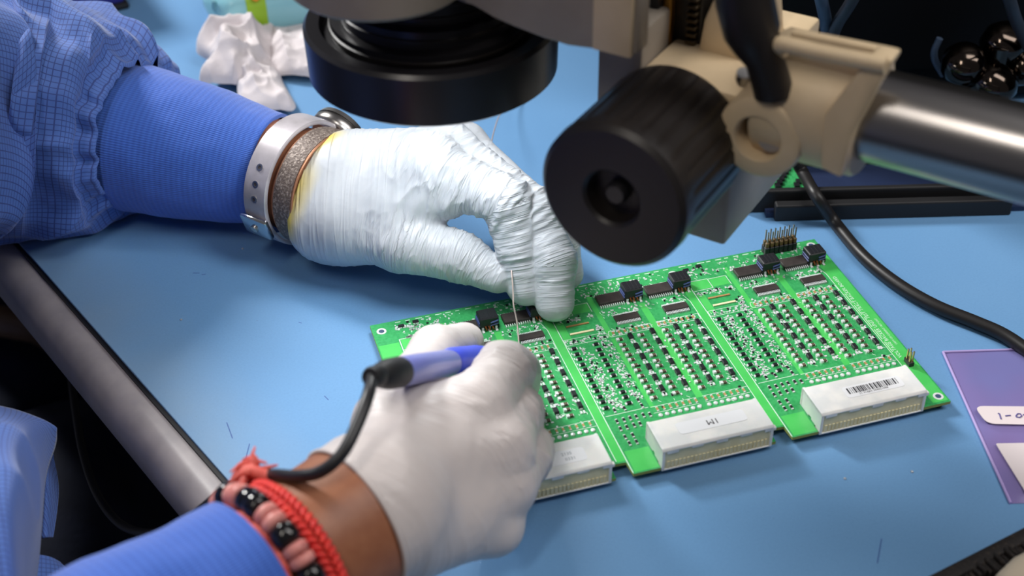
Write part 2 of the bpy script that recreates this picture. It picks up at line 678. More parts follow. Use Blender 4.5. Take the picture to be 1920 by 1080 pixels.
def fline(mbx, pts, w=.35, z=.07):
    for (xa, ya), (xb, yb) in zip(pts, pts[1:]):
        d = Vector((xb - xa, yb - ya)); 
        if d.length < 1e-6: continue
        s = Vector((-d.y, d.x)).normalized() * w / 2
        mbx.quad([mmv(xa - s.x, ya - s.y, z), mmv(xb - s.x, yb - s.y, z), mmv(xb + s.x, yb + s.y, z), mmv(xa + s.x, ya + s.y, z)])


def tmp_mesh(name, fn, mats):
    b_ = MB(); fn(b_)
    o = b_.build(name, mats); me = o.data; bpy.data.objects.remove(o)
    return me


def bxx(b_, x0, y0, z0, x1, y1, z1, mi=0, bev=0):
    b_.mi = mi
    b_.box((x0 * .001, y0 * .001, z0 * .001), (x1 * .001, y1 * .001, z1 * .001), bev * .001, seg=1)


def f_cap(b_):
    bxx(b_, -1.0, -.75, 0, 1.0, .75, 1.1, 0)
    bxx(b_, -1.65, -.7, 0, -1.0, .7, .5, 1); bxx(b_, 1.0, -.7, 0, 1.65, .7, .5, 1)


def f_diode(b_):
    bxx(b_, -1.05, -1.75, 0, 1.05, 1.75, 1.7, 0, .2)
    bxx(b_, -.7, -2.5, 0, .7, -1.75, .5, 1); bxx(b_, -.7, 1.75, 0, .7, 2.5, .5, 1)


def f_res(b_):
    bxx(b_, -.3, -.75, 0, 1.3, .75, 1.0, 0)
    bxx(b_, -1.7, -.85, 0, -.3, .85, 1.05, 1); bxx(b_, 1.3, -.7, 0, 1.7, .7, .6, 1)


def f_sres(b_):
    bxx(b_, -.45, -.9, 0, .45, .9, .55, 0)
    bxx(b_, -.5, -1.4, 0, .5, -.9, .5, 1); bxx(b_, -.5, .9, 0, .5, 1.4, .5, 1)


def f_pad(b_):
    b_.lathe([(.0011, 0), (.001, .0005), (0, .0008)], (0, 0, 0), (0, 0, 1), 8)


def f_sot(b_):
    bxx(b_, -1.5, -.8, .1, 1.5, .8, 1.2, 0, .15)
    for x in (-1, 1): bxx(b_, x - .3, -1.4, 0, x + .3, -.8, .4, 1)
    bxx(b_, -.3, .8, 0, .3, 1.4, .4, 1)


me_cap = tmp_mesh('capacitor', f_cap, [m_comp, m_tin])
me_dio = tmp_mesh('diode', f_diode, [m_comp, m_tin])
me_res = tmp_mesh('resistor', f_res, [m_brown, m_tin])
me_sres = tmp_mesh('chip_resistor', f_sres, [m_copper, m_tin])
me_pad = tmp_mesh('solder_joint', f_pad, [m_tin])
me_sot = tmp_mesh('transistor', f_sot, [m_comp, m_tin])


def f_bigchip(b_):
    bxx(b_, -6.6, -3.6, .25, 6.6, 3.6, 2.3, 0, .25)


def f_smallchip(b_):
    bxx(b_, -6.3, -2.2, .2, 6.3, 2.2, 1.6, 0, .2)


def pins(n, x0, pitch, yb):
    def f(b_):
        for i in range(n):
            for s in (-1, 1):
                x = x0 + i * pitch
                bxx(b_, x - .22, min(s * yb, s * (yb + .9)), .7, x + .22, max(s * yb, s * (yb + .9)), .95)
                bxx(b_, x - .22, min(s * (yb + .8), s * (yb + 1.7)), 0, x + .22, max(s * (yb + .8), s * (yb + 1.7)), .85)
    return f


me_big = tmp_mesh('integrated_circuit', f_bigchip, [m_chip])
me_bigp = tmp_mesh('lead_row', pins(12, -6.05, 1.1, 3.6), [m_tin])
me_sml = tmp_mesh('integrated_circuit', f_smallchip, [m_chip])
me_smlp = tmp_mesh('lead_row', pins(16, -5.8, .77, 2.2), [m_tin])


def f_ind(b_):
    bxx(b_, -4.7, -4.1, 2.2, 4.7, 4.1, 7.4, 0, .5)
    for k in range(4): bxx(b_, -3.6 + 2 * k, -3.4, 7.4, -2.6 + 2 * k, 3.4, 7.55, 0)
    for s in (-1, 1):
        bxx(b_, min(s * 4.4, s * 4.9), -3.8, .6, max(s * 4.4, s * 4.9), 3.8, 2.3, 0)


def f_indw(b_):
    for k, (z, y) in enumerate(((3.0, -4.3), (4.6, -4.3))):
        b_.tube([(.0005, y * .001, z * .001), (.004, (y - .1) * .001, (z + .8) * .001), (.0048, -.003, (z + .4) * .001), (.0049, .003, z * .001)], .0004, 6)
        b_.tube([(-.0048, -.0036, z * .001), (-.0049, 0, (z + .1) * .001), (-.0048, .0036, z * .001)], .0004, 6)


def f_indc(b_):
    for x in (-2.2, -.6, 1.2):
        b_.tube([(x * .001, -.0042, .003), ((x + .4) * .001, -.0048, .0018), ((x + .8) * .001, -.0044, .0004)], .00045, 6)


def f_indl(b_):
    for x in (-3.4, 0, 3.4):
        for s in (-1, 1):
            bxx(b_, x - .6, min(s * 3.6, s * 5.8), 0, x + .6, max(s * 3.6, s * 5.8), .5)
            bxx(b_, x - .5, min(s * 3.6, s * 4.3), 0, x + .5, max(s * 3.6, s * 4.3), 2.2)


me_ind = tmp_mesh('transformer', f_ind, [m_comp])
me_indw = tmp_mesh('winding', f_indw, [m_wireb])
me_indc = tmp_mesh('copper_winding', f_indc, [mat('copper_wire', (150, 86, 50), 0.35, metal=.6)])
me_indl = tmp_mesh('solder_lug', f_indl, [m_tin])

pairs = []
for k in range(6):
    pairs += [-48.0 - 8 * k, -52.3 - 8 * k]
n_small = []
for pi, x0 in enumerate(xs):
    # copper pours
    b = MB()
    flat(b, x0 + 70.6, -14, x0 + 74.6, -126.5) if pi < 2 else flat(b, x0 + 70.5, -14, x0 + 78.2, -134)
    flat(b, x0 + 22, -9, x0 + 24.6, -45); flat(b, x0 + 45, -24, x0 + 48.4, -98); flat(b, x0 + 22.4, -46, x0 + 24.4, -98)
    flat(b, x0 + .6, -15.5, x0 + 11, -22.6); flat(b, x0 + 11.5, -15.8, x0 + 20.6, -22.4)
    flat(b, x0 + 1, -121, x0 + 12.2, -134.4); flat(b, x0 + .6, -26, x0 + 4.4, -42)
    if pi == 0: flat(b, .6, -17, 10.6, -134)
    b.build('copper_pour', m_pour, pcb)
    # silkscreen outlines
    s = MB()
    fline(s, [(x0, -15), (x0, -134.6)], .45)
    fline(s, [(x0, -15), (x0 + 11, -15.2), (x0 + 11, -23), (x0, -23.4)]); fline(s, [(x0 + 11, -15.6), (x0 + 21, -15.4), (x0 + 21, -23)])
    for k in range(14):
        w = rng.uniform(2, 4.2); xa = x0 + 1 + k * 5.1
        fline(s, [(xa, -1.6), (xa + w, -1.6)], .55)
    for bx0, bx1 in ((22.5, 44.8), (47.8, 70)):
        fline(s, [(x0 + bx0, -43.2), (x0 + bx0 + .8, -44.6), (x0 + bx1, -44.6)]); fline(s, [(x0 + bx0, -43.2), (x0 + bx0 + .8, -40.2), (x0 + bx1, -40.2), (x0 + bx1, -44.6)])
        fline(s, [(x0 + bx0, -97.6), (x0 + bx1, -97.6)], .3); fline(s, [(x0 + bx0, -101.8), (x0 + bx1, -101.8)], .3)
    fline(s, [(x0 + .4, -40.2), (x0 + 20, -40.2)], .3); fline(s, [(x0 + .4, -44.8), (x0 + 20, -44.8)], .3)
    fline(s, [(x0 + .4, -40.2), (x0 + .4, -44.8)], .3)
    fline(s, [(x0 + 1, -97.4), (x0 + 21.5, -97.2)], .35)
    for k in range(13):
        fline(s, [(x0 + .9, -46 - k * 4), (x0 + .9, -47.6 - k * 4)], .5)
    for k in range(5):
        fline(s, [(x0 + 71.4, -48 - k * 10), (x0 + 71.4, -56 - k * 10)], .35) if pi == 2 else None
    fline(s, [(x0 + 68.9, -24), (x0 + 70.4, -30), (x0 + 70.4, -126)], .35)
    tag(s.build('silkscreen', m_silk, pcb), kind='stuff')
    # parts on the left third
    for y in pairs:
        piece('capacitor', me_cap, mmv(x0 + 3.0, y), 0, pcb)
        piece('capacitor', me_cap, mmv(x0 + 14.1, y), 0, pcb)
    # two signal blocks
    for bx in (0, 23.7):
        for y in pairs:
            piece('resistor', me_res, mmv(x0 + 26.2 + bx, y), 0, pcb)
            piece('resistor', me_res, mmv(x0 + 37.1 + bx, y), 0, pcb)
        for k in range(6):
            piece('diode', me_dio, mmv(x0 + 31.9 + bx, -47.6 - 8 * k), 0, pcb)
            piece('diode', me_dio, mmv(x0 + 43.4 + bx, -47.2 - 8 * k), 0, pcb)
        for k in range(7):
            piece('chip_resistor', me_sres, mmv(x0 + 25.0 + bx + k * 3.15, -99.8), 0, pcb)
            piece('solder_joint', me_pad, mmv(x0 + 24.9 + bx + k * 3.15, -104.0), 0, pcb)
            n_small.append((x0 + 25.0 + bx + k * 3.0, -42.5))
        cx = x0 + (34.5 if bx == 0 else 60.3)
        ic = piece('integrated_circuit', me_sml, mmv(cx + .9, -33.2), 0, pcb)
        tag(piece('lead_row', me_smlp, mmv(cx + .9, -33.2), 0, ic), kind='stuff')
        ic = piece('integrated_circuit', me_big, mmv(cx - 2.2, -17.2), 0, pcb)
        tag(piece('lead_row', me_bigp, mmv(cx - 2.2, -17.2), 0, ic), kind='stuff')
        tr = piece('transformer', me_ind, mmv(cx + 9.2, -17.4), 0, pcb)
        piece('winding', me_indw, mmv(cx + 9.2, -17.4), 0, tr)
        piece('copper_winding', me_indc, mmv(cx + 9.2, -17.4), 0, tr)
        piece('solder_lug', me_indl, mmv(cx + 9.2, -17.4), 0, tr)
    for x, y in ((3.2, -5.7), (10.7, -4.4)):
        piece('transistor', me_sot, mmv(x0 + x, y), 0, pcb)
    for x, y in ((4.7, -102), (8, -102), (11.1, -101.8), (14.1, -101.7), (17.5, -101.7), (20.5, -102.2), (4.5, -107), (7.6, -106.8), (11.1, -106.6), (14, -106.6), (4.6, -112.6), (8.3, -112.5), (5.0, -117), (8.3, -117), (6.2, -94.8), (11, -94.7), (18.9, -91.4), (19.2, -95.5)):
        n_small.append((x0 + x, y))
    # tan fuse strips
    MB().box(mmv(x0 + 4.8, -31.4, .1), mmv(x0 + 16.5, -30.4, .5)).build('resistor_strip', m_copper, pcb)
    MB().box(mmv(x0 + 4.8, -37.6, .1), mmv(x0 + 17, -36.4, .5)).build('resistor_strip', m_cream, pcb)
    # tiny parts and pads nobody could count
    for q, (mt, cnt) in enumerate(((m_tin, 420), (m_comp, 60), (m_silk, 420))):
        t = MB()
        for _ in range(cnt):
            z = rng.random()
            if z < .4: x, y = rng.choice(((rng.uniform(5.6, 10.6), rng.uniform(-46, -94)), (rng.uniform(17.2, 21.6), rng.uniform(-34, -90))))
            elif z < .5: x, y = rng.uniform(.8, 20.5), rng.choice((rng.uniform(-41, -44), rng.uniform(-24.5, -27.5)))
            elif z < .68: x, y = rng.choice((rng.uniform(24, 45), rng.uniform(48, 69))), rng.choice((rng.uniform(-23.4, -29), rng.uniform(-38, -44)))
            elif z < .8: x, y = rng.uniform(.5, 72), rng.uniform(-2.8, -13)
            elif z < .9: x, y = rng.choice((rng.uniform(29.8, 34.2), rng.uniform(41.5, 45.2))) + rng.choice((0, 23.7)), rng.choice((-51.4, -59.4, -67.4, -75.4, -83.4, -91)) + rng.uniform(-1.2, 1.2)
            else: x, y = rng.uniform(24, 69), rng.uniform(-46, -104)
            if y > -24 and (26 < x < 45 or 51.5 < x < 72) and y < -12: continue
            l_, w_ = rng.choice(((.6, .38), (.38, .6), (.35, .35)))
            if q == 2: fline(t, [(x0 + x, y), (x0 + x + rng.choice((0, 1.2)), y - rng.choice((.9, 1.4)))], .3)
            else: t.box(mmv(x0 + x - l_, y - w_, 0), mmv(x0 + x + l_, y + w_, .35 if q == 0 else .6))
        if q == 0:
            for bx in (31.9, 55.6, 43.4, 67.1):
                for k in range(6):
                    for dx in (-.7, .7):
                        t.box(mmv(x0 + bx + dx - .45, -52.4 - 8 * k, 0), mmv(x0 + bx + dx + .45, -50.6 - 8 * k, .4))
        tag(t.build(('solder_pads', 'tiny_components', 'silkscreen_marks')[q], mt, pcb), kind='stuff')
t = MB()
for x, y in n_small[:]:
    t.mi = 0 if y > -43 else 1
    t.box(mmv(x - .5, y - .9, 0), mmv(x + .5, y + .9, .6))
    t.mi = 2
    t.box(mmv(x - .5, y - 1.5, 0), mmv(x + .5, y - .9, .5)); t.box(mmv(x - .5, y + .9, 0), mmv(x + .5, y + 1.5, .5))
tag(t.build('small_chip_parts', [m_copper, m_comp, m_tin], pcb), kind='stuff')
# extra parts at the far left end of the board
t = MB()
for cx, cy, n in ((14, -7, 9), (20, -8.5, 22), (30, -8, 10), (19, -14.5, 30)):
    for _ in range(n):
        x, y = cx + rng.uniform(-2.5, 3) * (2 if n == 30 else 1), cy + rng.uniform(-2, 2.4) * (.35 if n == 30 else 1)
        t.box(mmv(x - .5, y - .4, 0), mmv(x + .5, y + .4, .35))
tag(t.build('solder_pads', m_tin, pcb), kind='stuff')

# lettering along the right edge
T = Matrix.Translation(Vector(mmv(234.2, -67, .06))) @ Matrix.Rotation(math.pi / 2, 4, 'Z')
text_mesh('edge_lettering', 'VOLTAGE BACKER UNIT TEST TRACT BACKER BOARD', .0027, T, m_silk, pcb, spacing=1.02)
T = Matrix.Translation(Vector(mmv(237.2, -81, .06))) @ Matrix.Rotation(math.pi / 2, 4, 'Z')
text_mesh('edge_lettering', 'COPY OF CURRENT TEST UNIT', .0015, T, m_silk, pcb)

# pin header on the far right corner
hd = MB()
for r_ in range(2):
    for k in range(7):
        hd.box(mmv(208.6 + k * 2.6, -6.2 + r_ * 2.6, 0), mmv(211.0 + k * 2.6, -3.8 + r_ * 2.6, 4.6), .0003, seg=1)
header = hd.build('pin_header', m_comp, pcb)
hd = MB()
for r_ in range(2):
    for k in range(7):
        hd.box(mmv(208.9 + k * 2.6, -5.9 + r_ * 2.6, 4.6), mmv(210.7 + k * 2.6, -4.1 + r_ * 2.6, 7.4), .0003, seg=1)
hd.build('pin_sleeve', mat('amber_plastic', (110, 88, 52), 0.4), header)


def f_pin(b_):
    bxx(b_, -.32, -.32, 0, .32, .32, 7.0)


me_pin = tmp_mesh('pin', f_pin, [mat('nickel_pin', (170, 165, 150), 0.3, metal=.9)])
for r_ in range(2):
    for k in range(7):
        piece('pin', me_pin, mmv(209.8 + k * 2.6, -5 + r_ * 2.6, 6.8), 0, header)
h2 = MB().box(mmv(234.0, -108.5, 0), mmv(236.6, -103.3, 2.4), .0003).build('pin_header', m_comp, pcb)


def f_pin2(b_):
    bxx(b_, -.3, -.3, 0, .3, .3, 6.0)


me_pin2 = tmp_mesh('pin', f_pin2, [m_gold])
for i in range(2):
    for j in range(2):
        piece('pin', me_pin2, mmv(234.6 + i * 1.4, -107.3 + j * 2.6, 2.2), 0, h2)

# white connectors
for pi, x0 in enumerate(xs):
    xa, xb = x0 + 12.8, x0 + 64.8
    if pi == 2: xa, xb = x0 + 12.9, x0 + 65
    zt, zb_ = 10.2, -2.0
    h = MB()
    pr_ = [(-115.8, 0.1), (-115.8, zt - 1.2), (-116.8, zt), (-134.6, zt), (-135.6, zt - .9), (-135.6, zt - 1.5), (-118, zt - 1.5), (-118, .1)]
    h.prism([mmv(xa, y, z) for y, z in pr_], ((xb - xa) * .001, 0, 0), .0003)
    for sx in (xa, xb - 1.3):
        h.prism([mmv(sx, y, z) for y, z in ((-116, .1), (-116, zt - .3), (-135.0, zt - .3), (-135.6, zt - 1), (-135.6, zb_), (-131.4, zb_), (-131.4, .1), (-127, .1), (-127, 1.0), (-124.6, 1.0), (-124.6, .1))], (.0013, 0, 0), .00025)
    h.box(mmv(xa + .3, -135.6, zb_), mmv(xb - .3, -131.6, zb_ + .8), .0003)
    for k in range(5):
        xm = xa + 2.2 + k * 11.4
        h.box(mmv(xm, -135.55, zt - 2.9 + (k % 2) * .5), mmv(xm + 5.4, -133.6, zt - 1.3), .0002)
    hs = h.build('connector', m_white, pcb)
    tag(hs, ['white connector half hidden by the right hand, grey lettered label', 'white connector with the 1M label', 'white connector with the barcode label'][pi])
    MB().box(mmv(xa + 1.3, -134.9, zb_ + .8), mmv(xb - 1.3, -118.2, zt - 1.2)).build('insert', m_cream, hs)
    rb = MB()
    for k in range(26):
        xm = xa + 2.6 + k * 1.84
        rb.box(mmv(xm, -135.25, zb_ + .9), mmv(xm + 1.1, -134.1, zb_ + 4.6))
    tag(rb.build('contact_ribs', m_cream, hs), kind='stuff')
    lx0, lx1, ly0, ly1 = ((xb - 32, xb - 9, -122.5, -130.5), (xa + 11, xb - 9, -121.2, -128.6), (xa + 16, xb - 7.5, -122, -129.4))[pi]
    lb = MB()
    pts = []
    for cx, cy, a0 in ((lx1 - 1.6, ly0 - 1.6, 0), (lx0 + 1.6, ly0 - 1.6, 90), (lx0 + 1.6, ly1 + 1.6, 180), (lx1 - 1.6, ly1 + 1.6, 270)):
        for k in range(5):
            an = math.radians(a0 + k * 22.5)
            pts.append(mmv(cx + 1.6 * math.cos(an), cy + 1.6 * math.sin(an), zt + .02))
    lb.prism(pts, (0, 0, .00012))
    sticker = lb.build('label', m_lab, hs)
    cx, cy = (lx0 + lx1) / 2, (ly0 + ly1) / 2
    if pi == 1:
        T = Matrix.Translation(Vector(mmv(cx + .5, cy, zt + .18))) @ Matrix.Rotation(math.pi, 4, 'Z')
        text_mesh('lettering', '1M', .0046, T, m_print, sticker)
    elif pi == 2:
        bars = MB(); x = lx0 + 1.8
        while x < lx1 - 2:
            w = rng.choice((.25, .3, .5, .8))
            bars.quad([mmv(x, ly0 - 1.2, zt + .17), mmv(x + w, ly0 - 1.2, zt + .17), mmv(x + w, ly1 + 2.3, zt + .17), mmv(x, ly1 + 2.3, zt + .17)])
            x += w + rng.choice((.25, .35, .5, .7))
        tag(bars.build('barcode', m_print, sticker), kind='stuff')
        text_mesh('lettering', '21 0168A 304021088', .0015, Matrix.Translation(Vector(mmv(cx - 1, ly1 + 1.4, zt + .17))), m_print, sticker, spacing=1.1)
    else:
        m_gp = mat('label_grey_print', (150, 158, 166), 0.6)
        text_mesh('lettering', '2135', .0024, Matrix.Translation(Vector(mmv(cx + 3.5, cy + 1.6, zt + .17))), m_gp, sticker)
        text_mesh('lettering', '0331', .0024, Matrix.Translation(Vector(mmv(cx + 4.3, cy - 1.6, zt + .17))), m_gp, sticker)

# ------------------------------------------------------------------ microscope on its boom (local frame: u along the boom, w towards the viewer, z up)
MO = np.array([.130, -.113, .10])
MU = np.array([.669, -.743, 0]); MWv = np.array([-.743, -.669, 0])
MM = Matrix(((MU[0], MWv[0], 0, MO[0]), (MU[1], MWv[1], 0, MO[1]), (0, 0, 1, MO[2]), (0, 0, 0, 1)))


def ml(u, w, z):
    p = MO + MU * u + MWv * w
    return Vector((p[0], p[1], MO[2] + z))


m_beige = mat('beige_casting', (212, 190, 156), 0.5, noise=(70, (206, 184, 150), .4, .6), bump=(500, .12, .0004))
m_grey = mat('grey_enamel', (148, 138, 126), 0.45, noise=(60, (142, 132, 120), .4, .6), bump=(500, .1, .0003))
m_blk = mat('black_anodised', (34, 33, 36), 0.3, spec=.5)
m_blkm = mat('black_ribbed_rubber', (31, 27, 26), 0.42, bump=(350, .15, .0003))
m_chrome = mat('chrome', (150, 147, 146), 0.28, metal=1.0, bump=(40, .02, .0005))
m_steel = mat('brushed_steel', (190, 188, 186), 0.3, metal=1.0)
m_brass = mat('brass', (168, 126, 60), 0.35, metal=.9)

mic = thing('stereo_microscope', 'stereo microscope on a chrome boom, black lens shroud and ribbed focus knob over the board', 'microscope', (MO[0], MO[1], 0))
# lens shroud: wide ring with a stepped black throat
sc_ = Vector((.0352, -.0155, .149))
shr = MB()
shr.lathe([(.0475, 0), (.0500, -.0005), (.0526, .0014), (.0532, .0215), (.0518, .0232), (.0465, .0230), (.0455, .0195), (.0420, .0200), (.0420, .026), (.0375, .0265), (.0375, .034), (.033, .0345), (.033, .056), (.030, .056), (.030, .012), (.0465, .005)], sc_, (0, 0, 1), 96, closed=True)
sh = shr.build('lens_shroud', m_blk, mic, smooth=35)
lens = MB().lathe([(0, .0205), (.012, .0195), (.0245, .0165), (.027, .0165), (.027, .022), (0, .024)], sc_, (0, 0, 1), 48)
lens.build('objective_lens', mat('lens_glass', (200, 215, 225), 0.05, spec=.8, coat=.5), sh, smooth=40)
gr = MB()
for z, r in ((.0225, .0427), (.030, .0382), (.0375, .0336), (.043, .0336), (.049, .0336)):
    gr.lathe([(r - .0008, z - .0011), (r, z - .0006), (r, z + .0006), (r - .0008, z + .0011)], sc_, (0, 0, 1), 72, closed=True)
gr.build('grip_ring', m_blkm, sh, smooth=35)
lw = MB().lathe([(.036, .0045), (.045, .0045), (.045, .0062), (.036, .0062)], sc_, (0, 0, 1), 64, closed=True)
lw.build('ring_lamp', mat('lamp_diffuser', (250, 250, 250), 0.5, emit=((255, 252, 245), 1.0)), sh, smooth=40)
# optical pod and holder arm
P0 = at(712, -30, .198)
pod = MB().lathe([(.012, .0), (.0335, .0), (.036, .0022), (.0365, .02), (.0365, .11), (.03, .115), (0, .115)], (P0[0], P0[1], .198), (0, 0, 1), 80)
pod.build('optical_pod', m_grey, mic, smooth=40)
arm = MB(MM)
pl = [(-.165, .110), (-.140, .100), (-.118, .0972), (-.1035, .0955), (-.0985, .0953), (-.090, .0925), (-.081, .0910), (-.068, .0894), (-.0575, .0889), (-.046, .0903), (-.029, .0922), (-.029, .19), (-.165, .19)]
arm.prism([(a, .030, z) for a, z in pl], (0, -.010, 0), .0015)
arm.build('holder_arm', m_grey, mic, smooth=40)
arm = MB(MM)
arm.box((-.16, -.030, .092), (-.047, .0205, .185), .001)
arm.build('carriage', m_blk, mic, smooth=40)
arm = MB(MM)
arm.box((-.0465, .0295, .0912), (-.0305, .0318, .185), .001)
arm.build('cover_strip', m_beige, mic, smooth=40)
# focus block under the casting
fb = MB(MM)
fb.prism([(-.0605, 0, .086), (-.0605, 0, .0), (0, 0, 0), (0, 0, .045), (-.041, 0, .060), (-.041, 0, .086)], (0, -.072, 0), .0015)
fb.build('focus_block', m_grey, mic, smooth=40)
# vertical slide
sl = MB(MM)
sl.box((-.056, -.06, .066), (-.0445, -.020, .17), .0006)
sl.box((-.0445, -.06, .066), (-.029, -.028, .17), .0006)
sl.build('dovetail_slide', m_blk, mic, smooth=40)
MB(MM).box((-.0445, -.0278, .068), (-.0405, -.0235, .17), .0006).build('brass_gib', m_brass, mic, smooth=40)
rk = MB(MM)
for k in range(34):
    rk.box((-.0345, -.0278, .069 + k * .003), (-.0300, -.0245, .0705 + k * .003), .0003, seg=1)
rk.build('gear_rack', mat('rack_metal', (74, 62, 44), 0.4, metal=.7), mic, smooth=40)
up = MB(MM)
up.prism([(-.029, -.024, .066), (-.004, -.024, .066), (-.0075, -.024, .086), (-.0085, -.024, .098), (-.012, -.024, .101), (-.0215, -.024, .1), (-.027, -.024, .084)], (0, -.034, 0), .0022)
up.build('slide_cheek', m_beige, mic, smooth=40)
MB(MM).lathe([(0, 0), (.0022, 0), (.0022, .0012), (.0012, .0012), (.0012, .0004), (0, .0004)], (-.0155, -.0242, .0945), (0, 1, 0), 20).build('set_screw', m_blk, mic, smooth=40)
# casting: top plate over the block, web, sleeve, flange
ca = MB(MM)
ca.prism([(-.0405, .003, .0712), (-.0405, .003, .0640), (-.012, .003, .0555), (.004, .003, .050), (.004, .003, .0712)], (0, -.078, 0), .002)
ca.build('casting_base', m_beige, mic, smooth=40)
bc = Vector((0, -.008, .0715))         # boom axis (w, z)
bar_o = ml(0, bc[1], bc[2])
sv = MB(MM)
sv.lathe([(.0172, .010), (.0226, .010), (.0238, .0115), (.0238, .0475), (.0228, .049), (.0172, .049)], (0, bc[1], bc[2]), (1, 0, 0), 72, closed=True)
sv.build('clamp_sleeve', m_beige, mic, smooth=40)
fl = MB(MM)
fl.tube(bez([(.0178, .010, .0965), (.0180, .013, .1005), (.0205, .0145, .1025), (.036, .0148, .1030), (.0570, .0145, .1040)], 6), .0029, 16)
fl.build('flange_rib', m_beige, mic, smooth=60)
fl = MB(MM)
fl.prism([(.0590, .0145, .1060), (.0510, .0145, .1060), (.0385, .0165, .0800), (.0400, .0170, .0590), (.0482, .0170, .0570), (.0496, .0165, .0760), (.0545, .0155, .0930)], (0, -.011, 0), .0014)
fl.build('flange_rib', m_beige, mic, smooth=40)
fl = MB(MM)
fl.prism([(.0175, .005, .078), (.0470, .005, .078), (.0560, .004, .1040), (.0185, .004, .1025)], (0, -.0045, 0), .0012)
fl.build('flange_web', m_beige, mic, smooth=40)
bs_ = MB(MM)
bs_.lathe([(.0088, -.004), (.0088, .0075), (.0094, .0084), (.0145, .0084), (.0160, .0074), (.0166, .005), (.0166, -.012)], (.0150, .008, .0635), (0, 1, 0), 64)
boss = bs_.build('clamp_boss', m_beige, mic, smooth=40)
MB(MM).lathe([(0, 0), (.0095, 0), (.0095, .002), (0, .002)], (.0150, .0030, .0635), (0, 1, 0), 32).build('socket', m_blk, boss, smooth=40)
MB(MM).lathe([(0, .0088), (.0045, .0088), (.0050, .0076), (.0052, 0), (0, 0)], (.0188, .0045, .0620), (0, 1, 0), 32).build('clamp_screw', mat('dull_zinc', (176, 168, 162), .45, metal=.5), boss, smooth=40)
# chrome boom and its post
bo = MB()
bo.lathe([(0, .020), (.0172, .020), (.0172, .34), (0, .34)], ml(0, bc[1], bc[2]), MU, 72)
bo.build('boom', m_chrome, mic, smooth=40)
MB().lathe([(0, -.75), (.15, -.75), (.15, -.72), (.02, -.71), (.018, .20), (0, .20)], (*ml(.31, bc[1], 0)[:2], 0), (0, 0, 1), 48).build('stand_post', m_chrome, mic, smooth=40)
# black lever
lv = MB(MM)
lv.tube([(.0175, .012, .0805), (.0170, .012, .084), (.0130, .0125, .094), (.0095, .013, .1), (.0075, .013, .104), (.004, .0135, .115), (.0, .014, .135)], [.0068, .0072, .0070, .0088, .0102, .0104, .0104], 32)
lv.build('tension_lever', m_blkm, mic, smooth=40)
MB(MM).lathe([(0, 0), (.0028, 0), (.003, -.003), (.0018, -.006), (0, -.006)], (.0035, .006, .083), (.2, .3, 1), 16).build('lever_screw', m_steel, mic, smooth=40)
# ribbed focus knob
kn = MB(MM)


def ribs(k, i):
    return 1 - (.020 if 2 <= i <= 3 else 0) * max(0, math.sin(k / 96 * 2 * math.pi * 24)) ** 2


kn.lathe([(0, .004), (.0272, .004), (.0292, .0065), (.0297, .010), (.0297, .050), (.0300, .052), (.0296, .0575), (.0275, .0595), (.0120, .0592), (.0108, .0580), (.0100, .0520), (0, .0520)], (-.0225, 0, .0495), (0, 1, 0), 192, mod=lambda k, i: 1 - (.03 if i in (3, 4) else 0) * (1 if (k % 8) in (0, 1) else 0))
knob = kn.build('focus_knob', m_blkm, mic, smooth=35)
MB(MM).lathe([(0, .0565), (.0035, .0565), (.0045, .055), (.0045, .052), (0, .052)], (-.0225, 0, .0495), (0, 1, 0), 32).build('spindle', m_blk, knob, smooth=35)
MB(MM).lathe([(0, -.002), (.012, -.002), (.012, .006), (0, .006)], (-.0225, 0, .0495), (0, 1, 0), 32).build('knob_shaft', m_steel, mic, smooth=35)

# ------------------------------------------------------------------ things around the board
def frame(px0, px1, z=0.0):
    """axes of a thing lying on the mat: origin, along, away"""
    p, q = at(*px0, z), at(*px1, z)
    L = np.linalg.norm((q - p)[:2])
    x = (q - p) / L
    y = np.array([-x[1], x[0], 0])
    return Matrix(((x[0], y[0], 0, p[0]), (x[1], y[1], 0, p[1]), (0, 0, 1, z), (0, 0, 0, 1))), L


# dark tray with another board
m_navy = mat('navy_plastic', (34, 48, 82), 0.5, noise=(30, (30, 43, 74), .4, .6))
M_, L_ = frame((1452, 416), (1895, 404))
tray = thing('parts_tray', 'low dark tray behind the circuit board, under the chrome boom', 'tray', (M_ @ Vector((L_ / 2, .05, 0)))[:])
MB(M_).box((-.004, .004, 0), (L_ + .02, .055, .003)).build('tray_floor', m_navy, tray)
MB(M_).box((0, 0, 0), (L_, .006, .010), .001).build('front_rail', m_black, tray)
MB(M_).box((-.016, .009, 0), (L_ + .02, .013, .014), .001).build('tray_wall', m_black, tray)
MB(M_).box((-.016, .051, 0), (L_ + .02, .055, .014), .001).build('tray_wall', m_black, tray)
MB(M_).box((-.018, .011, 0), (-.014, .053, .014), .001).build('tray_wall', m_black, tray)
MB(M_).box((L_ + .016, .011, 0), (L_ + .02, .053, .014), .001).build('tray_wall', m_black, tray)
sp = thing('spare_board', 'small green circuit board lying in the dark tray behind the beige clamp', 'circuit board', (M_ @ Vector((.01, .03, .004)))[:])
MB(M_).box((-.008, .024, .003), (.022, .048, .0046)).build('board', m_pcb, sp)
t = MB(M_)
for k in range(14):
    x, y = -.006 + .0018 * k, .026 + .0035 * (k % 6)
    t.box((x, y, .0046), (x + .003, y + .004, .006))
tag(t.build('chips', m_comp, sp), kind='stuff')

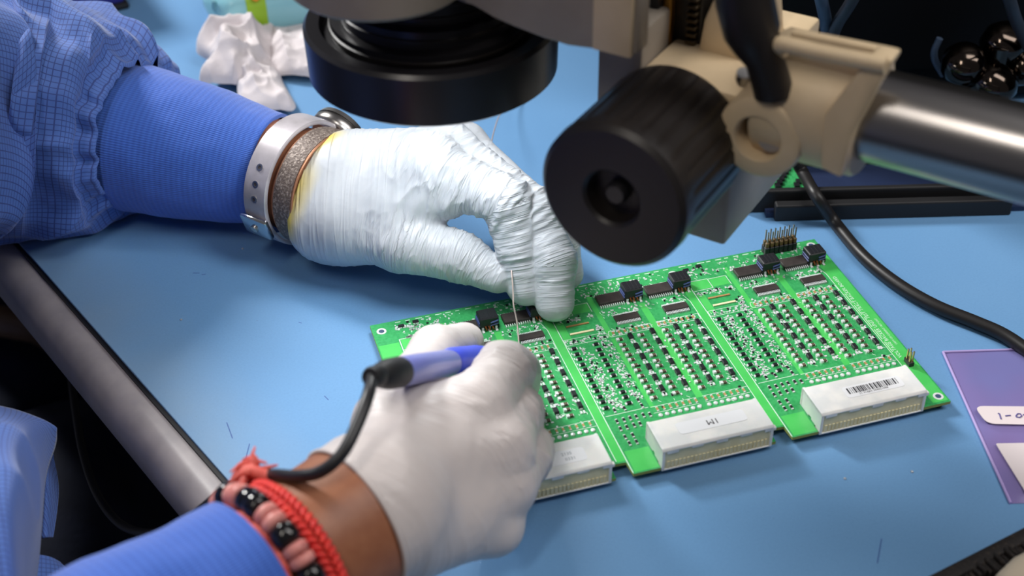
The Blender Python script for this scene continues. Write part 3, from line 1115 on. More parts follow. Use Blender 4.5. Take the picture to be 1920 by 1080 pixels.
# black instrument behind
M_, L_ = frame((1300, 236), (2080, 180))
m_case = mat('black_powder_coat', (10, 10, 11), 0.7, spec=.15, bump=(600, .1, .0003))
case = thing('instrument_case', 'tall black instrument case standing at the back right, behind the chrome boom', 'instrument', (M_ @ Vector((L_ / 2, .1, 0)))[:])
MB(M_).box((0, 0, .004), (L_, .22, .34), .006).build('housing', m_case, case, smooth=40)
MB(M_).box((.02, -.004, .03), (L_ - .02, .0, .32), .0015).build('front_panel', mat('case_front', (9, 9, 10), .6, spec=.15), case, smooth=40)
for sx in (.03, L_ - .03):
    MB(M_).box((sx - .012, .02, 0), (sx + .012, .05, .005)).build('foot', m_black, case)
# clamp with dark chrome knobs in front of it
m_dchr = mat('dark_chrome', (72, 64, 58), 0.12, metal=1.0)
cpos = at(1838, 258, 0)
cl = thing('knob_clamp', 'dark shiny clamp with round metal knobs in front of the black case', 'clamp', (cpos[0], cpos[1], 0))
MB().lathe([(0, 0), (.014, 0), (.014, .006), (.006, .009), (.006, .06), (0, .062)], (cpos[0], cpos[1], 0), (0, 0, 1), 32).build('stem', m_dchr, cl, smooth=40)
for k, (dx, dy, dz, r) in enumerate(((-.019, .004, .050, .0125), (.006, .006, .058, .0125), (-.004, -.006, .040, .0135), (.019, 0, .044, .011))):
    MB().lathe([(0, -r * .8), (r * .7, -r * .75), (r, -r * .3), (r, r * .3), (r * .75, r * .7), (r * .3, r * .85), (0, r * .85)], (cpos[0] + dx, cpos[1] + dy, dz), (.3 * (k - 1), -.5, 1), 24).build('knob', m_dchr, cl, smooth=50)
m_cabg = mat('slate_cable', (58, 72, 92), 0.45)
m_cabd = mat('charcoal_cable', (40, 42, 50), 0.5)
for k, (pts, m_, lb) in enumerate((
        ([(1525, -60, .125), (1540, 0, .105), (1548, 40, .085), (1552, 75, .072)], m_cabg, 'slate blue cable hanging left above the beige clamp'),
        ([(1625, -60, .125), (1598, 0, .105), (1570, 45, .085), (1556, 80, .072)], m_cabd, 'charcoal cable slanting down to the beige clamp'),
        ([(1875, -60, .12), (1893, 0, .10), (1908, 45, .08), (1935, 100, .06)], m_cabd, 'charcoal cable slanting down at the top right corner, right of the knobs'),
        ([(1762, 72, .062), (1752, 95, .054), (1754, 115, .046), (1768, 140, .036)], m_cabg, 'thin slate cable loop left of the dark chrome knobs'))):
    c = MB().tube(bez([at(*p) for p in pts], 8), .0035 if k < 3 else .002, 10).build('hanging_cable', m_, smooth=60)
    tag(c, lb, 'cable')

# black power cable across the mat
cb = MB()
cb.tube(bez([at(x, y, z) for x, y, z in ((1470, 255, .03), (1490, 295, .024), (1506, 325, .0165), (1531, 368, .0175), (1566, 418, .0036), (1618, 480, .0036), (1680, 531, .0036), (1752, 573, .0036), (1828, 604, .0036), (1880, 627, .0036), (1930, 660, .0036), (2010, 720, .0036))], 10), .0034, 14)
tag(cb.build('power_cable', mat('black_cable', (30, 28, 28), 0.42), smooth=60), 'thick black cable curving over the mat right of the circuit board', 'cable')

# antistatic bag with labels
M_, L_ = frame((1768, 662), (1920, 657))
m_bag = bpy.data.materials.new('purple_film'); m_bag.use_nodes = True
nt = m_bag.node_tree; b_ = nt.nodes['Principled BSDF']
b_.inputs['Base Color'].default_value = (*lin((152, 122, 186)), 1)
b_.inputs['Roughness'].default_value = .3; b_.inputs['Alpha'].default_value = .62
tcb = node(nt, 'ShaderNodeTexCoord'); nb = node(nt, 'ShaderNodeTexNoise'); nb.inputs['Scale'].default_value = 22
link(nt, tcb.outputs['Object'], nb.inputs['Vector'])
rb_ = node(nt, 'ShaderNodeValToRGB')
rb_.color_ramp.elements[0].position = .35; rb_.color_ramp.elements[1].position = .7
rb_.color_ramp.elements[0].color = (*lin((138, 136, 198)), 1); rb_.color_ramp.elements[1].color = (*lin((150, 130, 190)), 1)
link(nt, nb.outputs['Fac'], rb_.inputs['Fac']); link(nt, rb_.outputs['Color'], b_.inputs['Base Color'])
n_, m_n = 50, 40
U, V = np.meshgrid(np.linspace(0, .15, n_), np.linspace(-.1, 0, m_n), indexing='ij')
pv = np.stack([U.ravel() * 30, V.ravel() * 30, np.zeros(U.size)], 1)
ht = (vnoise(pv) * .0016 + vnoise(pv * 3 + 9) * .0004).reshape(U.shape) + .0006
edge = np.minimum(np.minimum(U, .15 - U), np.minimum(-V, V + .1)) / .006
ht = .0004 + ht * np.clip(edge, 0, 1)
X = np.stack([U, V, ht], -1)
X2 = np.stack([U[:, ::-1], V[:, ::-1], np.full_like(ht, .0002)], -1)
Xw = np.concatenate([X.reshape(-1, 3), X2.reshape(-1, 3)])
Xw = np.c_[Xw, np.ones(len(Xw))] @ np.array(M_).T
bag = thing('antistatic_bag', 'flat translucent purple bag with white labels on the mat at the right edge', 'bag', (M_ @ Vector((.07, -.05, 0)))[:])
link_mesh('bag_film', grid_mesh('bag_film', Xw[:X.shape[0] * X.shape[1], :3].reshape(*X.shape)), m_bag, bag)
link_mesh('bag_film', grid_mesh('bag_film', Xw[X.shape[0] * X.shape[1]:, :3].reshape(*X.shape)), m_bag, bag)
sl_ = MB(M_)
sl_.tube([(0, 0, .0006), (0, -.1, .0006)], .0007, 8); sl_.tube([(0, 0, .0006), (.15, 0, .0006)], .0007, 8)
sl_.build('heat_seal', mat('seal_film', (176, 158, 214), .35), bag, smooth=60)


def rounded(mbx, p, r, z, th, n=5):
    """slab from four corner points (already in the plane) with rounded corners"""
    P = [Vector((a, b, 0)) for a, b in p]
    pts = []
    for i in range(4):
        a, b, c = P[i - 1], P[i], P[(i + 1) % 4]
        s, e = b + (a - b).normalized() * r, b + (c - b).normalized() * r
        for k in range(n + 1):
            t = k / n
            pts.append((s * (1 - t) ** 2 + b * 2 * t * (1 - t) + e * t * t))
    mbx.prism([(v.x, v.y, z) for v in pts], (0, 0, th))


la, lb_, lc, ld = [at(*p, .0022)[:2] for p in ((1826, 764), (1960, 765), (1985, 800), (1850, 797))]
q = MB(); rounded(q, (la, lb_, lc, ld), .004, .0028, .0003)
lab1 = q.build('label', mat('bag_label', (226, 214, 216), .5), bag)
la, lb_, lc, ld = [at(*p, .0022)[:2] for p in ((1866, 834), (1990, 832), (2040, 930), (1922, 925))]
q = MB(); rounded(q, (la, lb_, lc, ld), .001, .0028, .0003)
q.build('paper_slip', mat('bag_paper', (216, 206, 208), .6), bag)
m_pen = mat('violet_pen', (92, 84, 150), .6)
hw = MB()
for st in (((1877, 786), (1874, 776), (1871, 775)), ((1885, 780), (1895, 779)), ((1905, 780), (1908, 776), (1913, 776), (1916, 780), (1912, 783), (1906, 782), (1905, 780)), ((1918, 778), (1926, 777))):
    hw.tube([at(x, y, .0032) for x, y in st], .00035, 6)
hw.build('handwriting', m_pen, lab1)

# dark-rimmed tray with cream foam at the lower right corner
M_, L_ = frame((1740, 1094), (1990, 966))
ft = thing('foam_tray', 'black rough-rimmed tray holding cream foam, at the lower right corner', 'tray', (M_ @ Vector((.03, -.03, 0)))[:])
rim = MB(M_)
rim.box((-.02, -.007, 0), (L_, -.0002, .0065), .002)
for k in range(26):
    x = .012 + k * .0022 + rng.uniform(-.0006, .0006)
    h = rng.uniform(.002, .0045)
    rim.box((x, -.0135 + rng.uniform(0, .003), .0), (x + .0016, -.005, h + .003), .0006, seg=1)
rim.build('rim', mat('worn_black', (30, 26, 26), .7, noise=(500, (70, 60, 52), .55, .75), bump=(700, .5, .0008)), ft, smooth=40)
MB(M_).box((-.02, -.09, 0), (L_, -.006, .0015)).build('tray_floor', m_black, ft)
m_foam = mat('cream_foam', (214, 200, 178), .8, bump=(400, .3, .0006))
for k, (x, y, rx, ry) in enumerate(((.042, -.021, .026, .008), (.05, -.040, .028, .008), (.03, -.058, .03, .008))):
    MB(M_).lathe([(0, -rx), (ry * .7, -rx * .9), (ry, -rx * .5), (ry, rx * .5), (ry * .7, rx * .9), (0, rx)], (x, y, .0085), (1, .12 * k, 0), 20).build('foam_piece', m_foam, ft, smooth=60)

# packet of wipes
m_teal = mat('pale_teal_film', (150, 205, 216), .32, noise=(14, (138, 196, 208), .4, .6))
M_, L_ = frame((406, 92), (600, 64))
pk = thing('wipes_packet', 'pale teal packet with a green and orange label, behind the crumpled tissue', 'packet', (M_ @ Vector((.06, .03, 0)))[:])
nu, nv = 40, 48
Xp = np.zeros((nu, nv, 3))
for i in range(nu):
    t_ = i / (nu - 1)
    x = -.002 + .15 * t_
    e_ = min(1, (min(t_, 1 - t_) / .09)) ** .45 if min(t_, 1 - t_) < .09 else 1
    e_ = max(e_, .05)
    for j in range(nv):
        a = 2 * math.pi * j / nv
        c_, s_ = math.cos(a), math.sin(a)
        p_ = .62
        Xp[i, j] = (x, .034 + .034 * e_ * math.copysign(abs(c_) ** p_, c_), .0185 + .018 * (e_ ** .7) * math.copysign(abs(s_) ** p_, s_))
Xf = np.c_[Xp.reshape(-1, 3), np.ones(nu * nv)] @ np.array(M_).T
link_mesh('film', grid_mesh('film', Xf[:, :3].reshape(nu, nv, 3), wrap=True), m_teal, pk)


def band(x0, x1, name, m_, grow=.0004):
    Y = np.zeros((4, nv, 3))
    for i, x in enumerate(np.linspace(x0, x1, 4)):
        for j in range(nv):
            a = 2 * math.pi * j / nv
            c_, s_ = math.cos(a), math.sin(a)
            Y[i, j] = (x, .034 + (.034 + grow) * math.copysign(abs(c_) ** .62, c_), .0185 + (.018 + grow) * math.copysign(abs(s_) ** .62, s_))
    f = np.c_[Y.reshape(-1, 3), np.ones(4 * nv)] @ np.array(M_).T
    return link_mesh(name, grid_mesh(name, f[:, :3].reshape(4, nv, 3), wrap=True), m_, pk)


bnd = band(.0235, .0365, 'label', mat('green_label', (146, 186, 44), .4))
T = M_ @ Matrix.Translation((.031, .0, .022)) @ Matrix.Rotation(math.radians(62), 4, 'X')
text_mesh('lettering', '0', .016, M_ @ Matrix.Translation((.0305, .0035, .0335)) @ Matrix.Rotation(math.radians(48), 4, 'X'), mat('orange_print', (232, 150, 40), .5), bnd, extrude=.0012)
text_mesh('lettering', 'soft', .011, M_ @ Matrix.Translation((.056, .0060, .0352)) @ Matrix.Rotation(math.radians(40), 4, 'X'), m_lab, pk, extrude=.0012)
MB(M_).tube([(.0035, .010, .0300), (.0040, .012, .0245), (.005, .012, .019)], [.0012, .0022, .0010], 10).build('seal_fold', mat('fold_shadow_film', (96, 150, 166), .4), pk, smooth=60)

# crumpled tissue: two folded sheets
m_tis = mat('tissue_paper', (208, 201, 203), .85, bump=(500, .25, .0006))


def tissue(name, c, seed, hgt, nx=110, ny=80):
    """c: four pixel corners (left-near, right-near, right-far, left-far)"""
    S, Tt = np.meshgrid(np.linspace(0, 1, nx), np.linspace(0, 1, ny), indexing='ij')
    C = [at(*p, .0)[:2] for p in c]
    xy = ((1 - S) * (1 - Tt))[..., None] * C[0] + (S * (1 - Tt))[..., None] * C[1] + (S * Tt)[..., None] * C[2] + ((1 - S) * Tt)[..., None] * C[3]
    q = np.stack([xy[..., 0].ravel() * 26 + seed, xy[..., 1].ravel() * 26, np.full(S.size, seed * .7)], 1)
    warp = np.stack([vnoise(q * 1.3 + 5), vnoise(q * 1.3 + 25), np.zeros(len(q))], 1)
    r = 1 - np.abs(2 * vnoise(q + warp * 1.2) - 1)
    r2 = 1 - np.abs(2 * vnoise(q * 2.3 + warp + 40) - 1)
    r3 = 1 - np.abs(2 * vnoise(q * 5 + warp * 2 + 70) - 1)
    h = (r * .5 + r2 * .32 + r3 * .2).reshape(S.shape)
    e = np.minimum(np.minimum(S, 1 - S) * 4, np.minimum(Tt, 1 - Tt) * 4).clip(0, 1) ** .6
    z = .001 + hgt * h * (.25 + .75 * e)
    xy = xy + (warp[:, :2].reshape(*S.shape, 2) - .5) * .03 * (1 - e[..., None] * .5)
    return np.concatenate([xy, z[..., None]], -1)


ti = thing('crumpled_tissue', 'crumpled white tissue on the mat between blue sleeve and lens shroud', 'tissue', (*at(470, 120, 0)[:2], 0))
for k, (c, s, h) in enumerate(((((352, 172), (528, 182), (520, 62), (388, 78)), 3.3, .036), (((480, 152), (640, 162), (632, 62), (505, 84)), 8.1, .020), (((440, 205), (520, 212), (535, 130), (455, 135)), 14.2, .022))):
    link_mesh('tissue_fold', grid_mesh('tissue_fold', tissue('t', c, s, h)), m_tis, ti)

# blue bin at the far left
M_, L_ = frame((40, 62), (234, 18))
bn = thing('storage_bin', 'dark blue plastic bin with black base at the top left corner, behind the sleeve', 'bin', (M_ @ Vector((.04, .06, 0)))[:])
MB(M_).box((-.02, .001, .004), (L_ + .003, .14, .07), .004).build('bin_wall', mat('blue_plastic', (52, 52, 138), .4), bn, smooth=40)
MB(M_).box((-.022, -.001, 0), (L_ + .004, .143, .005), .002).build('base', m_black, bn, smooth=40)

# thin solder wire looping from the far mat through the fingers to the joint
wr_ = MB()
wr_.tube(bez([at(x, y, z) for x, y, z in ((1010, 165, .0008), (975, 178, .003), (945, 200, .012), (928, 240, .03), (920, 285, .045), (926, 340, .05), (945, 420, .045), (958, 500, .034), (962, 548, .026), (963, 572, .022), (969, 602, .016), (972, 632, .011), (973, 655, .0075))], 10), .00042, 8)
tag(wr_.build('solder_wire', mat('solder_alloy', (206, 190, 184), .35, metal=.5), smooth=60), 'thin shiny solder wire held between left thumb and index finger', 'wire')

# ------------------------------------------------------------------ the worker: body, smock, cuffs, gloves
def nrm(v):
    v = np.asarray(v, float)
    return v / np.linalg.norm(v)


m_skin = mat('brown_skin', (150, 98, 70), 0.45, noise=(160, (140, 88, 62), .35, .65), bump=(700, .15, .0004), sss=.12)
person = thing('person', 'person in a blue gridded smock and white gloves, soldering the circuit board', 'person', (-.36, -.06, -.75))

# left arm and right arm axes (pixel, pixel, height)
LA = [at(*p) for p in ((275, 262, .044), (400, 290, .041), (510, 318, .038), (617, 358, .038), (695, 368, .042))]
RA = [at(*p) for p in ((240, 1250, .056), (482, 1094, .056), (545, 1053, .056), (648, 985, .056), (735, 925, .053))]
LA[4] = LA[3] + nrm(LA[3] - LA[2]) * .03
RA[4] = RA[3] + nrm(RA[3] - RA[2]) * .03
el_l = LA[0] + nrm(LA[0] - LA[2]) * .16 + np.array([0, 0, .03])
el_r = RA[0] + nrm(RA[0] - RA[2]) * .17
joints = [((-.38, -.07, -.30), .13), ((-.37, -.065, -.12), .125), ((-.36, -.06, .06), .13), ((-.36, -.06, .2), .11), ((-.355, -.06, .29), .055),
          ((-.41, .07, .25), .06), (tuple((np.array((-.41, .07, .25)) + el_l) / 2), .046), (tuple(el_l), .042), (tuple((el_l + LA[0]) / 2), .040), (tuple(LA[0]), .036), (tuple(LA[2]), .0290), (tuple(LA[3]), .0312), (tuple(LA[4]), .030),
          ((-.31, -.19, .25), .06), (tuple((np.array((-.31, -.19, .25)) + el_r) / 2), .046), (tuple(el_r), .042), (tuple((el_r + RA[0]) / 2), .038), (tuple(RA[0]), .033), (tuple(RA[2]), .0290), (tuple(RA[3]), .0300), (tuple(RA[4]), .031)]
edges = [(0, 1), (1, 2), (2, 3), (3, 4), (3, 5), (5, 6), (6, 7), (7, 8), (8, 9), (9, 10), (10, 11), (11, 12), (3, 13), (13, 14), (14, 15), (15, 16), (16, 17), (17, 18), (18, 19), (19, 20)]
me = bpy.data.meshes.new('body')
me.from_pydata([j[0] for j in joints], edges, [])
tmp = bpy.data.objects.new('tmp', me); COL.objects.link(tmp)
sk = tmp.modifiers.new('skin', 'SKIN')
if not me.skin_vertices:
    me.attributes  # the Skin layer is created with the modifier
    bm_ = bmesh.new(); bm_.from_mesh(me); bm_.verts.layers.skin.verify(); bm_.to_mesh(me); bm_.free()
for i, (p, r) in enumerate(joints):
    me.skin_vertices[0].data[i].radius = (r, r)
    me.skin_vertices[0].data[i].use_root = (i == 0)
ss = tmp.modifiers.new('sub', 'SUBSURF'); ss.levels = 3; ss.render_levels = 3
bme = bpy.data.meshes.new_from_object(tmp.evaluated_get(bpy.context.evaluated_depsgraph_get()))
bpy.data.objects.remove(tmp)
bme.name = 'body'
link_mesh('body', bme, m_skin, person, 180)

# ---- cloth materials
def cloth(name, base, line, period, lw, v2=None):
    m = bpy.data.materials.new(name); m.use_nodes = True
    nt = m.node_tree; b = nt.nodes['Principled BSDF']
    b.inputs['Roughness'].default_value = .75
    b.inputs['Sheen Weight'].default_value = .25
    uv = node(nt, 'ShaderNodeUVMap'); sep = node(nt, 'ShaderNodeSeparateXYZ'); link(nt, uv.outputs[0], sep.inputs[0])
    ms = []
    for ax in (0, 1):
        fr = mathn(nt, 'FRACT', mathn(nt, 'MULTIPLY', sep.outputs[ax], 1 / period))
        tri = mathn(nt, 'ABSOLUTE', mathn(nt, 'SUBTRACT', fr, .5))
        ms.append(mathn(nt, 'GREATER_THAN', tri, .5 - lw / 2))
    f = mathn(nt, 'MAXIMUM', ms[0], ms[1])
    tc_ = node(nt, 'ShaderNodeTexCoord'); nz = node(nt, 'ShaderNodeTexNoise'); nz.inputs['Scale'].default_value = 18; nz.inputs['Detail'].default_value = 4
    link(nt, tc_.outputs['Object'], nz.inputs['Vector'])
    rp = node(nt, 'ShaderNodeValToRGB'); rp.color_ramp.elements[0].position = .3; rp.color_ramp.elements[1].position = .7
    rp.color_ramp.elements[0].color = (*lin(base), 1); rp.color_ramp.elements[1].color = (*lin(v2 or base), 1)
    link(nt, nz.outputs['Fac'], rp.inputs['Fac'])
    mx_ = node(nt, 'ShaderNodeMixRGB'); link(nt, f, mx_.inputs[0]); link(nt, rp.outputs['Color'], mx_.inputs[1]); mx_.inputs[2].default_value = (*lin(line), 1)
    link(nt, mx_.outputs['Color'], b.inputs['Base Color'])
    bb = node(nt, 'ShaderNodeBump'); bb.inputs['Strength'].default_value = .3; bb.inputs['Distance'].default_value = .0004
    n5 = node(nt, 'ShaderNodeTexNoise'); n5.inputs['Scale'].default_value = 250; link(nt, tc_.outputs['Object'], n5.inputs['Vector'])
    link(nt, n5.outputs['Fac'], bb.inputs['Height']); link(nt, bb.outputs['Normal'], b.inputs['Normal'])
    return m


m_smock = cloth('blue_grid_cloth', (70, 104, 178), (48, 70, 136), .0027, .16, (80, 116, 190))
m_knit = bpy.data.materials.new('blue_rib_knit'); m_knit.use_nodes = True
nt = m_knit.node_tree; b_ = nt.nodes['Principled BSDF']
b_.inputs['Roughness'].default_value = .85; b_.inputs['Sheen Weight'].default_value = .3
uv = node(nt, 'ShaderNodeUVMap'); sep = node(nt, 'ShaderNodeSeparateXYZ'); link(nt, uv.outputs[0], sep.inputs[0])
w1 = mathn(nt, 'SINE', mathn(nt, 'MULTIPLY', sep.outputs[1], 2 * math.pi / .0012))      # fine ribs that run along the arm
w2 = mathn(nt, 'SINE', mathn(nt, 'MULTIPLY', sep.outputs[0], 2 * math.pi / .0030))      # rows round the arm
hh = mathn(nt, 'ADD', mathn(nt, 'MULTIPLY', w1, .5), mathn(nt, 'MULTIPLY', w2, .3))
mr_ = node(nt, 'ShaderNodeMapRange'); link(nt, hh, mr_.inputs[0]); mr_.inputs[1].default_value = -.8; mr_.inputs[2].default_value = .6
mxk = node(nt, 'ShaderNodeMixRGB'); link(nt, mr_.outputs[0], mxk.inputs[0]); mxk.inputs[1].default_value = (*lin((44, 84, 174)), 1); mxk.inputs[2].default_value = (*lin((60, 106, 200)), 1)
link(nt, mxk.outputs['Color'], b_.inputs['Base Color'])
bk = node(nt, 'ShaderNodeBump'); bk.inputs['Strength'].default_value = .35; bk.inputs['Distance'].default_value = .0005
link(nt, hh, bk.inputs['Height']); link(nt, bk.outputs['Normal'], b_.inputs['Normal'])


def sweep(name, centres, radii, m, parent, nu=200, nv=200, disp=None, up=(0, 0, 1), flat=None, lip=True, zmin=None):
    """cloth tube through centres with UVs in metres; disp(P, s, a, N) -> outward offset"""
    n0 = len(centres)
    C = np.array(bez(centres, max(2, nu // (n0 - 1))))
    nu = len(C)
    R = np.interp(np.linspace(0, n0 - 1, nu), np.arange(n0), radii)
    # smooth radii
    k_ = max(1, nu // (n0 * 4)); ker = np.ones(2 * k_ + 1) / (2 * k_ + 1)
    R = np.convolve(np.pad(R, k_, mode='edge'), ker, 'valid')
    Tn = np.gradient(C, axis=0); Tn /= np.linalg.norm(Tn, axis=1)[:, None]
    upv = np.array(up, float)
    X = upv[None] - (Tn @ upv)[:, None] * Tn; X /= np.linalg.norm(X, axis=1)[:, None]
    Y = np.cross(Tn, X)
    s = np.r_[0, np.cumsum(np.linalg.norm(np.diff(C, axis=0), axis=1))]
    a = np.linspace(0, 2 * np.pi, nv, endpoint=False)
    N = X[:, None] * np.cos(a + np.pi)[None, :, None] + Y[:, None] * np.sin(a + np.pi)[None, :, None]
    if flat:
        P0_ = C[:, None] + N * R[:, None, None] * 1.0
    else:
        P0_ = C[:, None] + N * R[:, None, None]
    if disp is not None:
        d = disp(P0_.reshape(-1, 3), np.repeat(s, nv), np.tile(a, nu), R.repeat(nv)).reshape(nu, nv)
        P0_ = P0_ + N * d[..., None]
    if zmin is not None:
        z = P0_[..., 2]
        P0_[..., 2] = np.where(z < zmin + .004, zmin + .004 * np.exp(np.minimum((z - zmin - .004) / .004, 0)), z)
    Rm = R.mean()
    if lip:                                 # turn the hem inwards at both ends
        e0 = C[:1, None] + (P0_[:1] - C[:1, None]) * .94
        e1_ = C[-1:, None] + (P0_[-1:] - C[-1:, None]) * .94
        P0_ = np.concatenate([e0, P0_, e1_]); s = np.r_[s[0], s, s[-1]]; nu += 2
    uvg = np.stack(np.broadcast_arrays(s[:, None], (a * Rm)[None]), -1)
    # close the seam with a doubled column so the UVs stay continuous
    P1 = np.concatenate([P0_, P0_[:, :1]], 1); U1 = np.concatenate([uvg, np.stack([s, np.full(nu, 2 * np.pi * Rm)], -1)[:, None]], 1)
    me_ = grid_mesh(name, P1, U1)
    bm_ = bmesh.new(); bm_.from_mesh(me_); bmesh.ops.remove_doubles(bm_, verts=bm_.verts, dist=1e-6); bmesh.ops.recalc_face_normals(bm_, faces=bm_.faces); bm_.to_mesh(me_); bm_.free()
    return link_mesh(name, me_, m, parent, 180)


def d_knit(P, s, a, R):
    return (vnoise(P * 45) - .5) * .0022 + (vnoise(P * 120) - .5) * .0008


# left knit cuff
kc = [LA[0] + (LA[0] - LA[1]) * .35, LA[0], LA[1], LA[2]]
sweep('knit_cuff', kc, [.0405, .0400, .0358, .0300], m_knit, person, 90, 140, d_knit, zmin=.0008)
# right knit cuff
kr = [RA[0] + (RA[0] - RA[1]) * .9, RA[0], RA[0] * .5 + RA[1] * .5, RA[1]]
sweep('knit_cuff', kr, [.040, .038, .0345, .0312], m_knit, person, 90, 140, d_knit)


# left sleeve with folds, gathered into the cuff seam
def d_sleeve(P, s, a, R):
    L = s.max()
    t = s / L
    q = np.stack([s * 9, np.cos(a) * 1.1 + 3, np.sin(a) * 1.1 + 5], 1)
    f1 = (1 - np.abs(2 * vnoise(q + vnoise(q * 1.7)[:, None] * .8) - 1))
    q2 = np.stack([s * 17 + np.sin(a) * 1.2, np.cos(a) * 2.0 + 11, np.sin(a) * 2.0 + 17], 1)
    f2 = (1 - np.abs(2 * vnoise(q2 + vnoise(q2 * 1.3)[:, None]) - 1)) ** 1.5
    q3 = np.stack([s * 26, np.cos(a) * 9 + 30, np.sin(a) * 9 + 40], 1)
    g = (vnoise(q3) - .5)
    near_ = np.exp(-((L - s) / .030) ** 2)
    return .019 * (f1 - .55) * (1 - .5 * near_) + .010 * (f2 - .3) * (1 - .3 * near_) + .009 * g * near_ + (vnoise(P * 160) - .5) * .0008


sc_l = [at(*p) for p in ((-420, 190, .12), (-220, 196, .090), (-60, 204, .068), (70, 222, .056), (160, 238, .050), (218, 248, .047), (258, 257, .046))]
sweep('smock_sleeve', sc_l, [.080, .076, .071, .066, .061, .055, .041], m_smock, person, 260, 260, d_sleeve, zmin=.0008)
# right sleeve, out of the frame behind the cuff
sr = [np.array((-.31, -.19, .25)), (np.array((-.31, -.19, .25)) + el_r) / 2, el_r, (el_r + RA[0]) / 2, RA[0] + (RA[0] - RA[1]) * .6]
sweep('smock_sleeve', sr, [.085, .078, .07, .062, .044], m_smock, person, 120, 120, lambda P, s, a, R: (ridge(P * 14) - .4) * .012)
sl2 = [np.array((-.41, .07, .25)), (np.array((-.41, .07, .25)) + el_l) / 2, el_l, sc_l[0] * .6 + el_l * .4, sc_l[0], sc_l[1]]
# smock body
sweep('smock_body', [(-.38, -.07, -.34), (-.38, -.07, -.15), (-.37, -.065, .05), (-.36, -.06, .2), (-.358, -.06, .28)], [.185, .17, .165, .15, .07], m_smock, person, 120, 140, lambda P, s, a, R: (ridge(P * 9) - .4) * .02, up=(1, 0, 0))
sweep('smock_sleeve', [sl2[0], sl2[1], sl2[2], sl2[3], sl2[4]], [.085, .080, .076, .077, .079], m_smock, person, 100, 120, lambda P, s, a, R: (ridge(P * 12) - .4) * .010)


# open front flaps of the smock beside the bench
def sheet(name, rows, m, parent, nu=60, nv=60, amp=.004, seed=0, thick=.0012):
    """rows of control points -> Catmull surface with two sides"""
    G = np.array([bez(r, nv // (len(r) - 1)) for r in rows])
    G = np.array([bez(G[:, j], nu // (len(rows) - 1)) for j in range(G.shape[1])]).transpose(1, 0, 2)
    q = G.reshape(-1, 3) * 22 + seed
    du = np.gradient(G, axis=0); dv = np.gradient(G, axis=1)
    N = np.cross(du, dv); N /= np.linalg.norm(N, axis=2)[..., None] + 1e-9
    G = G + N * ((ridge(q, 1.5) - .4) * amp).reshape(G.shape[:2])[..., None]
    su = np.cumsum(np.linalg.norm(du, axis=2), 0); sv_ = np.cumsum(np.linalg.norm(dv, axis=2), 1)
    UVs = np.stack([su, sv_], -1)
    A, B = G, G - N * thick
    n, k = G.shape[:2]
    V = np.concatenate([A.reshape(-1, 3), B.reshape(-1, 3)])
    I = np.arange(n * k).reshape(n, k)
    Q = np.stack([I[:-1, :-1], I[:-1, 1:], I[1:, 1:], I[1:, :-1]], -1).reshape(-1, 4)
    rim_ = np.concatenate([I[0], I[1:, -1], I[-1, ::-1][1:], I[::-1, 0][1:]])
    Q = np.concatenate([Q, Q[:, ::-1] + n * k, np.stack([rim_[:-1], rim_[:-1] + n * k, rim_[1:] + n * k, rim_[1:]], -1)])
    return link_mesh(name, np_mesh(name, V, Q, np.concatenate([UVs.reshape(-1, 2)] * 2)), m, parent)


sheet('smock_flap', [[at(-130, 742, .03), at(-60, 750, .025), at(20, 766, .015), at(70, 785, .005), at(101, 802, -.006)],
                     [at(-130, 790, .045), at(-60, 800, .05), at(20, 810, .045), at(62, 822, .02), at(98, 838, -.012)],
                     [at(-130, 900, .055), at(-60, 905, .062), at(20, 905, .06), at(60, 905, .03), at(84, 905, -.005)],
                     [at(-130, 1000, .055), at(-60, 1000, .062), at(20, 1000, .06), at(55, 1000, .03), at(76, 1000, -.005)],
                     [at(-130, 1130, .05), at(-60, 1130, .055), at(20, 1130, .055), at(50, 1130, .025), at(68, 1130, -.005)]], m_smock, person, amp=.003, seed=3)
sheet('smock_flap', [[at(60, 800, -.05), at(80, 830, -.05), at(100, 850, -.05)],
                     [at(60, 900, -.05), at(85, 900, -.04), at(112, 915, -.05)],
                     [at(60, 1010, -.05), at(82, 1008, -.045), at(98, 1008, -.05)]], m_smock, person, amp=.002, seed=13)
sheet('smock_flap', [[at(40, 1040, -.02), at(85, 1045, -.03), at(110, 1055, -.04)],
                     [at(40, 1080, -.02), at(90, 1080, -.03), at(138, 1082, -.04)],
                     [at(40, 1140, -.02), at(95, 1140, -.03), at(160, 1140, -.04)]], m_smock, person, amp=.002, seed=23)
# dark trousers on the lap
m_trs = mat('navy_trousers', (30, 36, 56), .8, noise=(30, (24, 29, 46), .4, .6), bump=(300, .3, .0006))
hip = np.array((-.38, -.07, -.33))
for kx, ky in ((-.05, .12), (-.02, -.10)):
    kn_ = at(150, 760, -.27) + np.array([kx + .02, ky - .02, 0])
    ft_ = kn_ + np.array([.05, 0, -.42])
    hp_ = hip + np.array([0, .08 if ky > 0 else -.08, .0])
    sweep('trouser_leg', [hp_, hp_ * .5 + kn_ * .5 + np.array([0, 0, .02]), kn_, kn_ * .6 + ft_ * .4, ft_], [.10, .092, .076, .070, .06], m_trs, person, 90, 80, lambda P, s, a, R: (ridge(P * 12) - .4) * .012)

